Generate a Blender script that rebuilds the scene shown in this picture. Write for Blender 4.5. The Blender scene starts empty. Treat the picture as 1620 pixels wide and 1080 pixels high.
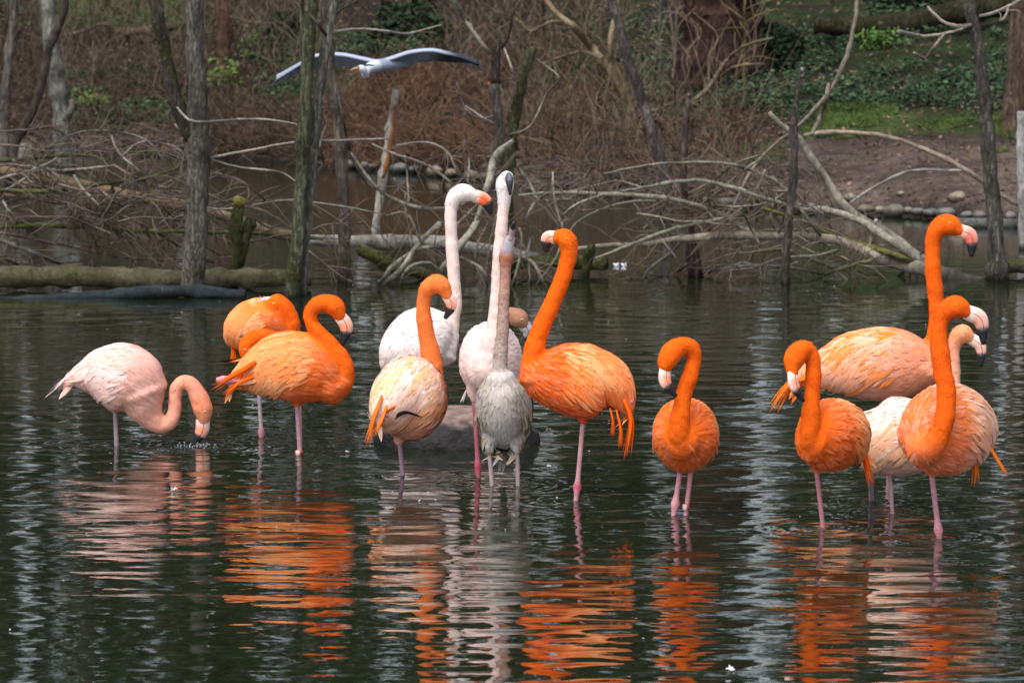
import bpy, bmesh, math, random
import numpy as np
from mathutils import Vector, Matrix
from mathutils.bvhtree import BVHTree
random.seed(7); np.random.seed(7)
R = math.radians
S = bpy.context.scene
COL = S.collection

# ------------------------------------------------------------ camera
H = 2.84; F = 6750.0; PITCH = math.atan(690 / F)
cam_d = bpy.data.cameras.new('camera'); cam = bpy.data.objects.new('camera', cam_d); COL.objects.link(cam)
cam.location = (0, 0, H); cam.rotation_euler = (R(90) - PITCH, 0, 0)
cam_d.lens = 150; cam_d.sensor_width = 36; cam_d.clip_end = 600; cam_d.clip_start = .5
cam_d.dof.use_dof = True; cam_d.dof.focus_distance = 21.2; cam_d.dof.aperture_fstop = 7.0
S.camera = cam
# ------------------------------------------------------------ sky and sun
SUN_EL, SUN_AZ = 58, 208      # azimuth clockwise from +Y : the sun is behind the camera's left shoulder
w = bpy.data.worlds.new('World'); S.world = w; w.use_nodes = True
nt = w.node_tree; nt.nodes.clear()
sk = nt.nodes.new('ShaderNodeTexSky'); sk.sky_type = 'NISHITA'; sk.sun_disc = False
sk.sun_elevation = R(SUN_EL); sk.sun_rotation = R(SUN_AZ); sk.air_density = 1.2; sk.dust_density = 4; sk.ozone_density = 1.5
hs = nt.nodes.new('ShaderNodeHueSaturation'); hs.inputs['Saturation'].default_value = .42
bg = nt.nodes.new('ShaderNodeBackground'); bg.inputs['Strength'].default_value = .15
wo = nt.nodes.new('ShaderNodeOutputWorld')
nt.links.new(sk.outputs[0], hs.inputs['Color']); nt.links.new(hs.outputs[0], bg.inputs[0]); nt.links.new(bg.outputs[0], wo.inputs[0])
sd = bpy.data.lights.new('sun', 'SUN'); sd.energy = 1.25; sd.angle = R(36); sd.color = (1, .985, .965)
sun = bpy.data.objects.new('sun', sd); COL.objects.link(sun)
az = R(SUN_AZ); el = R(SUN_EL)
tos = Vector((math.sin(az) * math.cos(el), math.cos(az) * math.cos(el), math.sin(el)))
sun.rotation_euler = tos.to_track_quat('Z', 'Y').to_euler()
S.view_settings.view_transform = 'Standard'; S.view_settings.look = 'None'; S.view_settings.gamma = 1
S.view_settings.exposure = 0.58
S.cycles.max_bounces = 6; S.cycles.diffuse_bounces = 3; S.cycles.glossy_bounces = 3
S.cycles.use_denoising = True

# ------------------------------------------------------------ pixel -> place
cp, sp = math.cos(PITCH), math.sin(PITCH)
def ray(px, py):
    u = (px - 810) / F; v = (540 - py) / F
    return Vector((u, cp + v * sp, -sp + v * cp))
def P(px, py, d):
    r = ray(px, py); return Vector((0, 0, H)) + r * (d / r.y)
def row_d(py):
    r = ray(810, py); return -H / r.z * r.y
SH = np.array([(-900, 226), (0, 238), (150, 242), (300, 247), (450, 257), (600, 270), (750, 283), (900, 302), (1050, 318), (1200, 331), (1350, 337), (1620, 350), (2500, 365)], float)
SHD = np.array([row_d(r) for r in SH[:, 1]])
def shore(x, y):
    return np.interp(810 + F * x / np.maximum(y, 1), SH[:, 0], SHD)
def wob(x, y):
    return (np.sin(x * 2.1 + np.sin(y * 1.3) * 1.4) * np.sin(y * 2.6 + np.sin(x * 1.7)) * .5
            + .3 * np.sin(x * 5.3 + 1.7 * np.sin(y * 3.1)) * np.sin(y * 6.1 + x) + .2 * np.sin(x * 11.3 + y * 3) * np.sin(y * 12.7 - x * 2))
def ground_z(x, y):
    x = np.asarray(x, float); y = np.asarray(y, float)
    s = y - shore(x, y) + .12 * np.sin(x * 3.3) + .07 * np.sin(x * 8.1 + 1)
    z = np.where(s < 0, np.maximum(-.5, s * .5), .14 * np.clip(s / .3, 0, 1) + .155 * np.minimum(s, 16) + .03 * np.clip(s - 16, 0, 200))
    return z + np.clip(s, 0, 1) * .05 * wob(x, y)
def gpts(px, py):
    """rays through the picture meeting the bank"""
    px = np.asarray(px, float); py = np.asarray(py, float)
    u = (px - 810) / F; v = (540 - py) / F
    dx, dy, dz = u, cp + v * sp, -sp + v * cp
    k = dz / dy; kx = dx / dy
    d = np.full(px.shape, 36.0); done = np.zeros(px.shape, bool)
    for i in range(260):
        z = H + k * d; hit = z <= ground_z(kx * d, d)
        done |= hit; d = np.where(done, d, d + .12)
    return np.stack([kx * d, d, ground_z(kx * d, d)], -1)
def G(px, py):
    return Vector(gpts(np.array([px]), np.array([py]))[0])

# ------------------------------------------------------------ helpers: tags and meshes
def tag(o, label=None, cat=None, group=None, kind=None):
    if label: o['label'] = label
    if cat: o['category'] = cat
    if group: o['group'] = group
    if kind: o['kind'] = kind
    return o
def empty(name, loc):
    o = bpy.data.objects.new(name, None); COL.objects.link(o); o.location = loc; o.empty_display_size = .1
    return o
def link(name, me, mat, parent=None, smooth=True):
    me.materials.append(mat)
    if smooth: me.polygons.foreach_set('use_smooth', [True] * len(me.polygons))
    o = bpy.data.objects.new(name, me); COL.objects.link(o)
    if parent is not None:
        o.parent = parent; o.matrix_parent_inverse = Matrix.Translation(-Vector(parent.location))
    return o
def set_cols(me, c):
    a = me.attributes.new('Col', 'FLOAT_COLOR', 'POINT')
    c = np.asarray(c, np.float32)
    if c.shape[1] == 3: c = np.concatenate([c, np.ones((len(c), 1), np.float32)], 1)
    a.data.foreach_set('color', c.ravel())
def mesh_arrays(name, v, f, c=None):
    """v (n,3), f (m,k) all the same k"""
    me = bpy.data.meshes.new(name); v = np.asarray(v, np.float32); f = np.asarray(f, np.int32)
    me.vertices.add(len(v)); me.vertices.foreach_set('co', v.ravel())
    k = f.shape[1]; me.loops.add(f.size); me.loops.foreach_set('vertex_index', f.ravel())
    me.polygons.add(len(f)); me.polygons.foreach_set('loop_start', np.arange(0, f.size, k, dtype=np.int32))
    me.polygons.foreach_set('loop_total', np.full(len(f), k, np.int32))
    me.update(calc_edges=True)
    if c is not None: set_cols(me, c)
    return me
def crom(pts, n):
    """Catmull-Rom through rows of pts, n samples"""
    p = np.asarray(pts, float)
    if len(p) == 2: t = np.linspace(0, 1, n)[:, None]; return p[0] * (1 - t) + p[1] * t
    q = np.vstack([2 * p[0] - p[1], p, 2 * p[-1] - p[-2]])
    seg = len(p) - 1; out = []
    dl = np.linalg.norm(np.diff(p[:, :3], axis=0), axis=1) + 1e-6; cum = np.concatenate([[0], np.cumsum(dl)])
    for s in np.linspace(0, cum[-1], n):
        i = min(int(np.searchsorted(cum, s, 'right')) - 1, seg - 1); t = (s - cum[i]) / dl[i]
        a, b, c_, d = q[i], q[i + 1], q[i + 2], q[i + 3]
        out.append(.5 * (2 * b + (c_ - a) * t + (2 * a - 5 * b + 4 * c_ - d) * t * t + (3 * b - a - 3 * c_ + d) * t ** 3))
    return np.array(out)
def nz(a): return a / (np.linalg.norm(a, axis=-1, keepdims=True) + 1e-9)
class MB:
    def __init__(s): s.v = []; s.f = []; s.c = []
    def ring_tube(s, path, ra, rb, sides, cols, frame=None, cap=True, rough=0):
        """path (n,3), ra/rb radii on two axes"""
        n = len(path); T = nz(np.gradient(path, axis=0))
        if frame is None:
            a = np.array([0, 0, 1.]) if abs(T[0][2]) < .8 else np.array([1., 0, 0])
            A = nz(np.cross(T[0], a)); Al = [A]
            for i in range(1, n):
                A = nz(A - T[i] * np.dot(A, T[i])); Al.append(A)
            Al = np.array(Al)
        else:
            Al = nz(np.asarray(frame)[None, :] - T * (T @ np.asarray(frame))[:, None])
        Bl = np.cross(T, Al)
        th = np.linspace(0, 2 * math.pi, sides, endpoint=False)
        b = len(s.v)
        for i in range(n):
            for j, t in enumerate(th):
                k = 1 + (rough * random.uniform(-1, 1) if rough else 0)
                s.v.append(tuple(path[i] + Al[i] * math.cos(t) * ra[i] * k + Bl[i] * math.sin(t) * rb[i] * k))
                s.c.append(cols[i] if not callable(cols) else cols(i, t))
        for i in range(n - 1):
            for j in range(sides):
                k = (j + 1) % sides
                s.f.append((b + i * sides + j, b + i * sides + k, b + (i + 1) * sides + k, b + (i + 1) * sides + j))
        if cap:
            s.f.append(tuple(b + j for j in range(sides - 1, -1, -1)))
            s.f.append(tuple(b + (n - 1) * sides + j for j in range(sides)))
    def build(s, name, mat, parent=None, smooth=True):
        me = bpy.data.meshes.new(name); me.from_pydata(s.v, [], s.f); me.update()
        set_cols(me, np.array([tuple(c)[:3] + ((tuple(c)[3],) if len(c) > 3 else (0.,)) for c in s.c]))
        return link(name, me, mat, parent, smooth)

# ------------------------------------------------------------ materials
def newmat(name):
    m = bpy.data.materials.new(name); m.use_nodes = True; t = m.node_tree
    b = t.nodes['Principled BSDF']; return m, t, b
def N(t, ty, **k):
    n = t.nodes.new(ty)
    for a, v in k.items():
        if a in n.inputs: n.inputs[a].default_value = v
        else: setattr(n, a, v)
    return n
def colmat(name, rough=.8, nscale=60, var=.35, bump=.3, bscale=120, dist=.004, spec=.3, stretch=(1, 1, 1), sheen=0, sss=0, gain=1.0):
    m, t, b = newmat(name)
    a = N(t, 'ShaderNodeAttribute', attribute_name='Col')
    tc = N(t, 'ShaderNodeTexCoord'); mp = N(t, 'ShaderNodeMapping'); mp.inputs['Scale'].default_value = stretch
    t.links.new(tc.outputs['Object'], mp.inputs[0])
    n1 = N(t, 'ShaderNodeTexNoise'); n1.inputs['Scale'].default_value = nscale; n1.inputs['Detail'].default_value = 5
    n2 = N(t, 'ShaderNodeTexNoise'); n2.inputs['Scale'].default_value = bscale; n2.inputs['Detail'].default_value = 4
    t.links.new(mp.outputs[0], n1.inputs['Vector']); t.links.new(mp.outputs[0], n2.inputs['Vector'])
    mr = N(t, 'ShaderNodeMapRange'); mr.inputs[1].default_value = .3; mr.inputs[2].default_value = .7
    mr.inputs[3].default_value = (1 - var) * gain; mr.inputs[4].default_value = (1 + var) * gain
    t.links.new(n1.outputs[0], mr.inputs[0])
    vm = N(t, 'ShaderNodeVectorMath', operation='SCALE')
    t.links.new(a.outputs['Color'], vm.inputs[0]); t.links.new(mr.outputs[0], vm.inputs['Scale'])
    t.links.new(vm.outputs[0], b.inputs['Base Color'])
    bp = N(t, 'ShaderNodeBump'); bp.inputs['Strength'].default_value = bump; bp.inputs['Distance'].default_value = dist
    t.links.new(n2.outputs[0], bp.inputs['Height']); t.links.new(bp.outputs[0], b.inputs['Normal'])
    b.inputs['Roughness'].default_value = rough; b.inputs['Specular IOR Level'].default_value = spec
    if sheen: b.inputs['Sheen Weight'].default_value = sheen; b.inputs['Sheen Roughness'].default_value = .5
    if sss:
        b.inputs['Subsurface Weight'].default_value = sss; b.inputs['Subsurface Radius'].default_value = (.02, .008, .004); b.inputs['Subsurface Scale'].default_value = .5
    return m
M_down = colmat('down', .9, 90, .12, .6, 170, .006, .12)
M_feather = colmat('feather', .8, 70, .07, .2, 300, .002, .15, (1, 1, 1))
M_leg = colmat('leg_skin', .5, 150, .2, .6, 260, .003, .4, (.3, .3, 1.6))
M_bill = colmat('bill_horn', .55, 60, .12, .1, 120, .001, .5)
M_eye = colmat('eye', .15, 60, .0, .0, 120, .001, .6)
def barkmat(name, vs, bs, dist, ridge, dark):
    m, t, b = newmat(name)
    a = N(t, 'ShaderNodeAttribute', attribute_name='Col'); tc = N(t, 'ShaderNodeTexCoord'); mp = N(t, 'ShaderNodeMapping'); mp.inputs['Scale'].default_value = (1, 1, ridge)
    t.links.new(tc.outputs['Object'], mp.inputs[0])
    n1 = N(t, 'ShaderNodeTexNoise', Scale=bs, Detail=8.0, Roughness=.7); t.links.new(mp.outputs[0], n1.inputs['Vector'])
    vo = N(t, 'ShaderNodeTexVoronoi', Scale=vs); vo.feature = 'DISTANCE_TO_EDGE'
    wn_ = N(t, 'ShaderNodeVectorMath', operation='SCALE'); wn_.inputs['Scale'].default_value = .12; t.links.new(n1.outputs['Color'], wn_.inputs[0])
    wa_ = N(t, 'ShaderNodeVectorMath', operation='ADD'); t.links.new(mp.outputs[0], wa_.inputs[0]); t.links.new(wn_.outputs[0], wa_.inputs[1]); t.links.new(wa_.outputs[0], vo.inputs['Vector'])
    n2 = N(t, 'ShaderNodeTexNoise', Scale=3.0, Detail=6.0, Roughness=.75); t.links.new(tc.outputs['Object'], n2.inputs['Vector'])
    n3 = N(t, 'ShaderNodeTexNoise', Scale=26.0, Detail=4.0); t.links.new(tc.outputs['Object'], n3.inputs['Vector'])
    def mr(src, a0, a1, b0, b1):
        q = N(t, 'ShaderNodeMapRange'); q.inputs[1].default_value = a0; q.inputs[2].default_value = a1; q.inputs[3].default_value = b0; q.inputs[4].default_value = b1; t.links.new(src, q.inputs[0]); return q.outputs[0]
    def ma(op, x, y):
        q = N(t, 'ShaderNodeMath', operation=op)
        for i_, z in enumerate((x, y)):
            if isinstance(z, (int, float)): q.inputs[i_].default_value = z
            else: t.links.new(z, q.inputs[i_])
        return q.outputs[0]
    k = ma('MULTIPLY', mr(n1.outputs[0], .3, .7, .45, 1.5), mr(vo.outputs[0], 0, .14, dark, 1.05))
    k = ma('MULTIPLY', k, mr(n2.outputs[0], .35, .65, .65, 1.45))
    vm = N(t, 'ShaderNodeVectorMath', operation='SCALE'); t.links.new(a.outputs['Color'], vm.inputs[0]); t.links.new(k, vm.inputs['Scale'])
    ms = ma('ADD', ma('MULTIPLY', n2.outputs[0], .7), ma('MULTIPLY', n3.outputs[0], .5))
    fac = mr(ma('ADD', ms, a.outputs['Alpha']), .92, 1.12, 0, 1)
    mc = N(t, 'ShaderNodeMixRGB'); mc.blend_type = 'MIX'; t.links.new(fac, mc.inputs[0]); t.links.new(vm.outputs[0], mc.inputs[1])
    mcol = N(t, 'ShaderNodeMixRGB'); t.links.new(mr(n3.outputs[0], .3, .7, 0, 1), mcol.inputs[0]); mcol.inputs[1].default_value = (.022, .027, .010, 1); mcol.inputs[2].default_value = (.095, .095, .030, 1)
    t.links.new(mcol.outputs[0], mc.inputs[2]); t.links.new(mc.outputs[0], b.inputs['Base Color'])
    hh = ma('ADD', n1.outputs[0], ma('MULTIPLY', mr(vo.outputs[0], 0, .15, 0, 1), (1 - dark) * .9)); hh = ma('ADD', hh, ma('MULTIPLY', fac, ma('MULTIPLY', n3.outputs[0], 1.2)))
    bp = N(t, 'ShaderNodeBump'); bp.inputs['Strength'].default_value = 1; bp.inputs['Distance'].default_value = dist
    t.links.new(hh, bp.inputs['Height']); t.links.new(bp.outputs[0], b.inputs['Normal'])
    b.inputs['Roughness'].default_value = .93; b.inputs['Specular IOR Level'].default_value = .15
    return m
M_bark = barkmat('bark', 38, 26, .022, .2, .6)
M_wood = barkmat('dead_wood', 16, 34, .006, .6, .9)
M_twig = colmat('twig', .9, 9, .3, .0, 70, .004, .15, gain=.72)
M_leaf = colmat('leaf', .75, 2.5, .5, .0, 70, .004, .25, gain=.72)
M_moss = colmat('moss', .95, 30, .5, .6, 80, .006, .1)
M_stone = colmat('stone', .85, 11, .4, .8, 40, .01, .3)
M_rock = colmat('rock', .8, 16, .45, 1., 45, .014, .35)

M_log = barkmat('log_bark', 30, 16, .02, .9, .95)
# ground
def ground_mat():
    m, t, b = newmat('bank_earth')
    a = N(t, 'ShaderNodeAttribute', attribute_name='Col'); tc = N(t, 'ShaderNodeTexCoord')
    n1 = N(t, 'ShaderNodeTexNoise', Scale=5.0, Detail=10.0, Roughness=.7); n2 = N(t, 'ShaderNodeTexNoise', Scale=.8, Detail=6.0)
    n3 = N(t, 'ShaderNodeTexVoronoi', Scale=22.0)
    for n in (n1, n2, n3): t.links.new(tc.outputs['Object'], n.inputs['Vector'])
    ad = N(t, 'ShaderNodeMath', operation='MULTIPLY'); t.links.new(n1.outputs[0], ad.inputs[0]); t.links.new(n2.outputs[0], ad.inputs[1])
    mr = N(t, 'ShaderNodeMapRange'); mr.inputs[1].default_value = .12; mr.inputs[2].default_value = .42; mr.inputs[3].default_value = .22; mr.inputs[4].default_value = 1.5
    t.links.new(ad.outputs[0], mr.inputs[0])
    vm = N(t, 'ShaderNodeVectorMath', operation='SCALE'); t.links.new(a.outputs['Color'], vm.inputs[0]); t.links.new(mr.outputs[0], vm.inputs['Scale'])
    t.links.new(vm.outputs[0], b.inputs['Base Color'])
    mx = N(t, 'ShaderNodeMath', operation='ADD'); t.links.new(n1.outputs[0], mx.inputs[0]); t.links.new(n3.outputs[0], mx.inputs[1])
    bp = N(t, 'ShaderNodeBump'); bp.inputs['Strength'].default_value = .9; bp.inputs['Distance'].default_value = .06
    t.links.new(mx.outputs[0], bp.inputs['Height']); t.links.new(bp.outputs[0], b.inputs['Normal'])
    b.inputs['Roughness'].default_value = .95; b.inputs['Specular IOR Level'].default_value = .15
    return m
M_ground = ground_mat()
def water_mat():
    m, t, b = newmat('pond_water')
    b.inputs['Base Color'].default_value = (.009, .0135, .006, 1); b.inputs['Roughness'].default_value = .0
    b.inputs['IOR'].default_value = 1.8
    tc = N(t, 'ShaderNodeTexCoord'); mp = N(t, 'ShaderNodeMapping'); mp.inputs['Scale'].default_value = (.35, 1, 1)
    t.links.new(tc.outputs['Object'], mp.inputs[0])
    n1 = N(t, 'ShaderNodeTexNoise', Scale=9.0, Detail=3.0, Roughness=.5, Distortion=.4)
    t.links.new(mp.outputs[0], n1.inputs['Vector'])
    n2 = N(t, 'ShaderNodeTexNoise', Scale=.35, Detail=2.0); t.links.new(tc.outputs['Object'], n2.inputs['Vector'])
    mr = N(t, 'ShaderNodeMapRange'); mr.inputs[1].default_value = .4; mr.inputs[2].default_value = .62; mr.inputs[3].default_value = .25; mr.inputs[4].default_value = 1.0
    t.links.new(n2.outputs[0], mr.inputs[0])
    bp = N(t, 'ShaderNodeBump'); bp.inputs['Distance'].default_value = .0042
    t.links.new(mr.outputs[0], bp.inputs['Strength'])
    t.links.new(n1.outputs[0], bp.inputs['Height']); t.links.new(bp.outputs[0], b.inputs['Normal'])
    return m
M_water = water_mat()

def fnoise(p, k, seed=0):
    """cheap smooth noise for colour variation, about -1..1"""
    x, y, z = p[..., 0] * k + seed, p[..., 1] * k + seed * 1.7, p[..., 2] * k - seed
    return (np.sin(x * 1.3 + 2 * np.sin(y * .9 + z)) + np.sin(y * 2.1 + 1.5 * np.sin(z * 1.7 + x)) + np.sin(z * 2.7 + 1.3 * np.sin(x * 2.2 - y))) / 3
mix = lambda a, b, t: np.asarray(a) * (1 - t) + np.asarray(b) * t
def sstep(a, b, x): t = np.clip((x - a) / (b - a), 0, 1); return t * t * (3 - 2 * t)

# ============================================================ THE SETTING
# ground: one sheet, pond bed and bank
def ground():
    xs = np.concatenate([np.linspace(-220, -14, 26), np.linspace(-13, 13, 261), np.linspace(14, 220, 26)])
    ys = np.concatenate([np.linspace(-60, 34, 20), np.linspace(34.6, 66, 315), np.linspace(67, 400, 40)])
    X, Y = np.meshgrid(xs, ys); Z = ground_z(X, Y)
    Z = np.where(Y < 20, -.5 + 0 * Z, Z)
    nx, ny = len(xs), len(ys)
    v = np.stack([X, Y, Z], -1).reshape(-1, 3)
    i = np.arange(nx * ny).reshape(ny, nx); f = np.stack([i[:-1, :-1], i[:-1, 1:], i[1:, 1:], i[1:, :-1]], -1).reshape(-1, 4)
    # where it shows in the picture, to set soil / litter / moss where they grow
    px = 810 + F * v[:, 0] / np.maximum(v[:, 1], 1); py = 540 - F * np.tan(PITCH + np.arctan((v[:, 2] - H) / np.maximum(v[:, 1], 1)))
    n = fnoise(v, .9); n2 = fnoise(v, 2.7, 3)
    soil = np.array([.12, .088, .075]); litter = np.array([.038, .028, .021]); moss = np.array([.028, .045, .015]); grass = np.array([.09, .14, .035])
    c = np.tile(litter, (len(v), 1))
    def put(col, wt):
        nonlocal c
        c = c * (1 - wt[:, None]) + col * wt[:, None]
    put(soil, sstep(1180, 1260, px) * sstep(205, 235, py))
    put(moss, np.clip(sstep(1150, 1230, px) * (1 - sstep(170, 205, py)) * (.75 + .5 * n2), 0, 1))
    put(grass, np.clip(sstep(1280, 1340, px) * sstep(170, 185, py) * (1 - sstep(205, 218, py)) * (.6 + n), 0, 1))
    put(grass, np.clip(sstep(60, 120, px) * (1 - sstep(300, 330, px)) * sstep(-60, 5, py) * (1 - sstep(35, 55, py)) * (.6 + .6 * n), 0, 1))
    put(moss, np.clip(sstep(90, 140, px) * (1 - sstep(300, 340, px)) * sstep(120, 150, py) * (1 - sstep(195, 215, py)) * (.5 + n), 0, 1))
    put(moss, np.clip(sstep(400, 440, px) * (1 - sstep(540, 580, px)) * sstep(30, 60, py) * (1 - sstep(150, 180, py)) * (.6 + n2), 0, 1))
    put(moss, np.clip(sstep(830, 900, px) * (1 - sstep(1040, 1090, px)) * (1 - sstep(110, 160, py)) * (.4 + n2), 0, 1))
    put(np.array([.03, .025, .02]), (1 - sstep(0, .14, v[:, 2])))
    me = mesh_arrays('ground', v, f, np.clip(c, .005, 1))
    o = link('ground', me, M_ground); tag(o, 'brown earth bank rising behind the pond, partly mossy', None, None, 'structure')
ground()

# the waterline of every leg, used for rings on the water
RINGS = []
# ============================================================ BIRDS
ORANGE = dict(neck=(.87, .132, .006), breast=(.84, .125, .008), back=(.93, .24, .045), alt=(.95, .42, .19), belly=(.88, .20, .06), tail=(.94, .13, .004))
PALEOR = dict(neck=(.86, .125, .007), breast=(.88, .27, .11), back=(.92, .64, .55), alt=(.95, .30, .05), belly=(.82, .34, .22), tail=(.94, .20, .015))
PINK = dict(neck=(.84, .36, .26), breast=(.84, .42, .33), back=(.88, .70, .67), alt=(.86, .52, .43), belly=(.82, .56, .50), tail=(.84, .45, .36))
WHITE = dict(neck=(.82, .66, .62), breast=(.82, .72, .70), back=(.84, .79, .79), alt=(.84, .70, .66), belly=(.82, .60, .56), tail=(.9, .7, .6))
GREY = dict(neck=(.42, .27, .22), breast=(.56, .52, .50), back=(.42, .33, .22), alt=(.60, .55, .49), belly=(.62, .60, .61), tail=(.45, .38, .3))
def bird(name, row, label, cat, pal, body, neck, bill, legs, tails=(), knob=None, thigh=True, billcol=None, group='flamingos wading in the pond',
         seed=0, wing_n=150, mottled=False, bands=(), tufts=(), gradient=None, headcol=None, headcol2=None, black=(), foot_x=None):
    rnd = random.Random(seed); rs_ = np.random.RandomState(seed)
    d = row_d(row); k = d / F
    base = P(legs[0][-1][0], row, d) if legs else P(foot_x, row, d)
    base.z = 0
    root = empty(name, base); tag(root, label, cat, group)
    W = lambda q: np.array(P(q[0], q[1], d + q[2]))
    # --- continuous body: body loft, neck and head loft, thighs, united by voxel remesh
    bd = [(tuple(W(b[:3])) + (b[3] * k, (b[4] if len(b) > 4 else b[3] * .80) * k)) for b in body]
    bs = crom(bd, 30); bpath = bs[:, :3]; brv = bs[:, 3]; brs = bs[:, 4]
    T0 = nz(bpath[-1] - bpath[0]); side = nz(np.cross(T0, [0, 0, 1.]))
    mb = MB()
    white = [(1, 1, 1)] * 200
    # round off the two ends
    def ends(path, a, b):
        t0 = nz(path[0] - path[1]); t1 = nz(path[-1] - path[-2])
        pp = [path[0] + t0 * a[0] * .75, path[0] + t0 * a[0] * .5]; aa = [a[0] * .15, a[0] * .75]; bb = [b[0] * .15, b[0] * .75]
        pe = [path[-1] + t1 * a[-1] * .45, path[-1] + t1 * a[-1] * .75]; ae = [a[-1] * .82, a[-1] * .2]; be = [b[-1] * .82, b[-1] * .2]
        return np.vstack([pp, path, pe]), np.concatenate([aa, a, ae]), np.concatenate([bb, b, be])
    p_, a_, b_ = ends(bpath, brs, brv)
    mb.ring_tube(p_, a_, b_, 24, white, frame=side)
    nk = [(tuple(W(q[:3])) + (q[3] * k,)) for q in neck]
    ns = crom(nk, 70); npath = ns[:, :3]; nr = np.maximum(ns[:, 3] * (1.03 + .035 * np.sin(np.arange(70) * .55 + seed) * np.sin(np.arange(70) * .23 + seed * 2)), .006)
    p_, a_, b_ = ends(npath, nr, nr)
    mb.ring_tube(p_, a_, b_, 16, white)
    for L in legs:
        if not thigh: continue
        x, y, dy = L[0]
        q0 = W((x + (body[len(body) // 2][0] - x) * .35, y - 34, dy)); q1 = W((x, y - 14, dy)); q2 = W((x, y + 3, dy))
        mb.ring_tube(np.array([q0, q1, q2]), np.array([20, 12, 4.6]) * k, np.array([20, 12, 4.6]) * k, 12, white)
    me0 = bpy.data.meshes.new('tmp'); me0.from_pydata(mb.v, [], mb.f); me0.update()
    ob = bpy.data.objects.new('tmp', me0); COL.objects.link(ob)
    md = ob.modifiers.new('r', 'REMESH'); md.mode = 'VOXEL'; md.voxel_size = .0075
    sm = ob.modifiers.new('s', 'SMOOTH'); sm.factor = .5; sm.iterations = 9
    dg = bpy.context.evaluated_depsgraph_get()
    me = bpy.data.meshes.new_from_object(ob.evaluated_get(dg))
    bpy.data.objects.remove(ob); bpy.data.meshes.remove(me0)
    n = len(me.vertices); V = np.empty(n * 3, np.float32); me.vertices.foreach_get('co', V); V = V.reshape(-1, 3).astype(float)
    Nn = np.empty(n * 3, np.float32); me.vertices.foreach_get('normal', Nn); Nn = Nn.reshape(-1, 3).astype(float)
    C = {a: np.array(b) for a, b in pal.items()}
    def colour(p, nn):
        db = np.linalg.norm(p[:, None] - bpath[None], axis=2); ib = db.argmin(1); t = ib / 29.
        dn = np.linalg.norm(p[:, None] - npath[None, ::2], axis=2) / nr[::2][None]; inn = dn.argmin(1) * 2; dmin = dn.min(1)
        u = inn / 69.
        wd_ = 1 + 1.1 * (1 - sstep(.12, .42, u)); wn = (1 - sstep(1.12, 1.2 + .5 * wd_, dmin)) * sstep(.0, .2, u)
        nn_ = fnoise(p, 22, seed) * .5 + .5
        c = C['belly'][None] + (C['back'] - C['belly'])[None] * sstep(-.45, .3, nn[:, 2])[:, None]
        c = c + (C['alt'] - c) * (sstep(.55, .85, nn_) * sstep(-.2, .3, nn[:, 2]))[:, None] * .8
        c = c + (C['breast'] - c) * sstep(.52, .85, t)[:, None] * .85
        nc = np.tile(C['neck'], (len(p), 1))
        nc = nc * (1 + (.06 * fnoise(p, 17, seed + 3) + .05 * fnoise(p, 55, seed))[:, None] * np.array([.4, 1.6, 1.6]))
        if gradient is not None:
            g0, g1 = gradient; nc = np.array(g0)[None] * (1 - u[:, None]) + np.array(g1)[None] * u[:, None]
        if headcol is not None:
            nc = nc + (np.array(headcol) - nc) * sstep(.78, .88, u)[:, None]
        if headcol2 is not None:
            nc = nc + (np.array(headcol2) - nc) * sstep(.875, .92, u)[:, None]
        c = c * (1 - wn[:, None]) + nc * wn[:, None]
        return c, t, wn, u
    V += Nn * (fnoise(V, 42, seed) * .0016 + fnoise(V, 16, seed + 1) * .0022)[:, None]
    me.vertices.foreach_set('co', V.astype(np.float32).ravel()); me.update()
    cc, tt, wn, uu = colour(V, Nn)
    if mottled:
        sp_ = (fnoise(V, 150, 2) > .1) * (wn > .4) * (uu < .8); cc = cc * (1 - .3 * sp_[:, None])
    set_cols(me, cc)
    body_o = link('body', me, M_down, root)
    # --- plumage
    bvh = BVHTree.FromPolygons([tuple(v) for v in V], [tuple(p.vertices) for p in me.polygons])
    def feather(m, p, dr, L, Wd, c0, c1, h0=.002, lift=.012, snap=True):
        rows = ((0, .45), (.28, .9), (.55, 1.), (.8, .78), (1, .1)); b = len(m.v); pos = Vector(p); dr = Vector(dr).normalized(); last = 0
        nn = None
        for s_, wp in rows:
            pos = pos + dr * L * (s_ - last); last = s_
            hit = bvh.find_nearest(pos)
            if hit[0] is None: nn = nn or Vector((0, 0, 1))
            elif (snap and (hit[3] < .03)) or nn is None:
                nn = hit[1]; pos = hit[0].copy(); dr = (dr - nn * dr.dot(nn)).normalized()
            pp = pos + nn * (h0 + lift * s_); sd_ = nn.cross(dr).normalized()
            wv = Wd * wp * .5; c = mix(c0, c1, s_)
            for sg in (-1, 0, 1):
                q = pp + sd_ * wv * sg - nn * (abs(sg) * wv * .28)
                m.v.append(tuple(q)); m.c.append(np.clip(c * (1 + .07 * sg), 0, .98))
        for i in range(4):
            for j in range(2):
                a = b + i * 3 + j; m.f.append((a, a + 3, a + 4, a + 1))
    wl, wr, pl = MB(), MB(), MB()
    area_w = np.array([p.area for p in me.polygons]); fc = np.array([tuple(p.center) for p in me.polygons]); fn = np.array([tuple(p.normal) for p in me.polygons])
    c_f, t_f, w_f, u_f = colour(fc, fn)
    onb = (w_f < .35) & (u_f < .4) & (t_f > .01)
    lat = np.abs(fn @ side)
    wing_zone = onb & (t_f < .74) & (fn[:, 2] > -.28) & (lat > .12) & (t_f > .02)
    small_zone = (onb & ~wing_zone) | (onb & (t_f > .6))
    def pick(zone, cnt):
        ix = np.where(zone)[0]
        if len(ix) == 0: return []
        pr = area_w[ix] / area_w[ix].sum(); return rs_.choice(ix, min(cnt, len(ix)), replace=False, p=pr)
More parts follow.
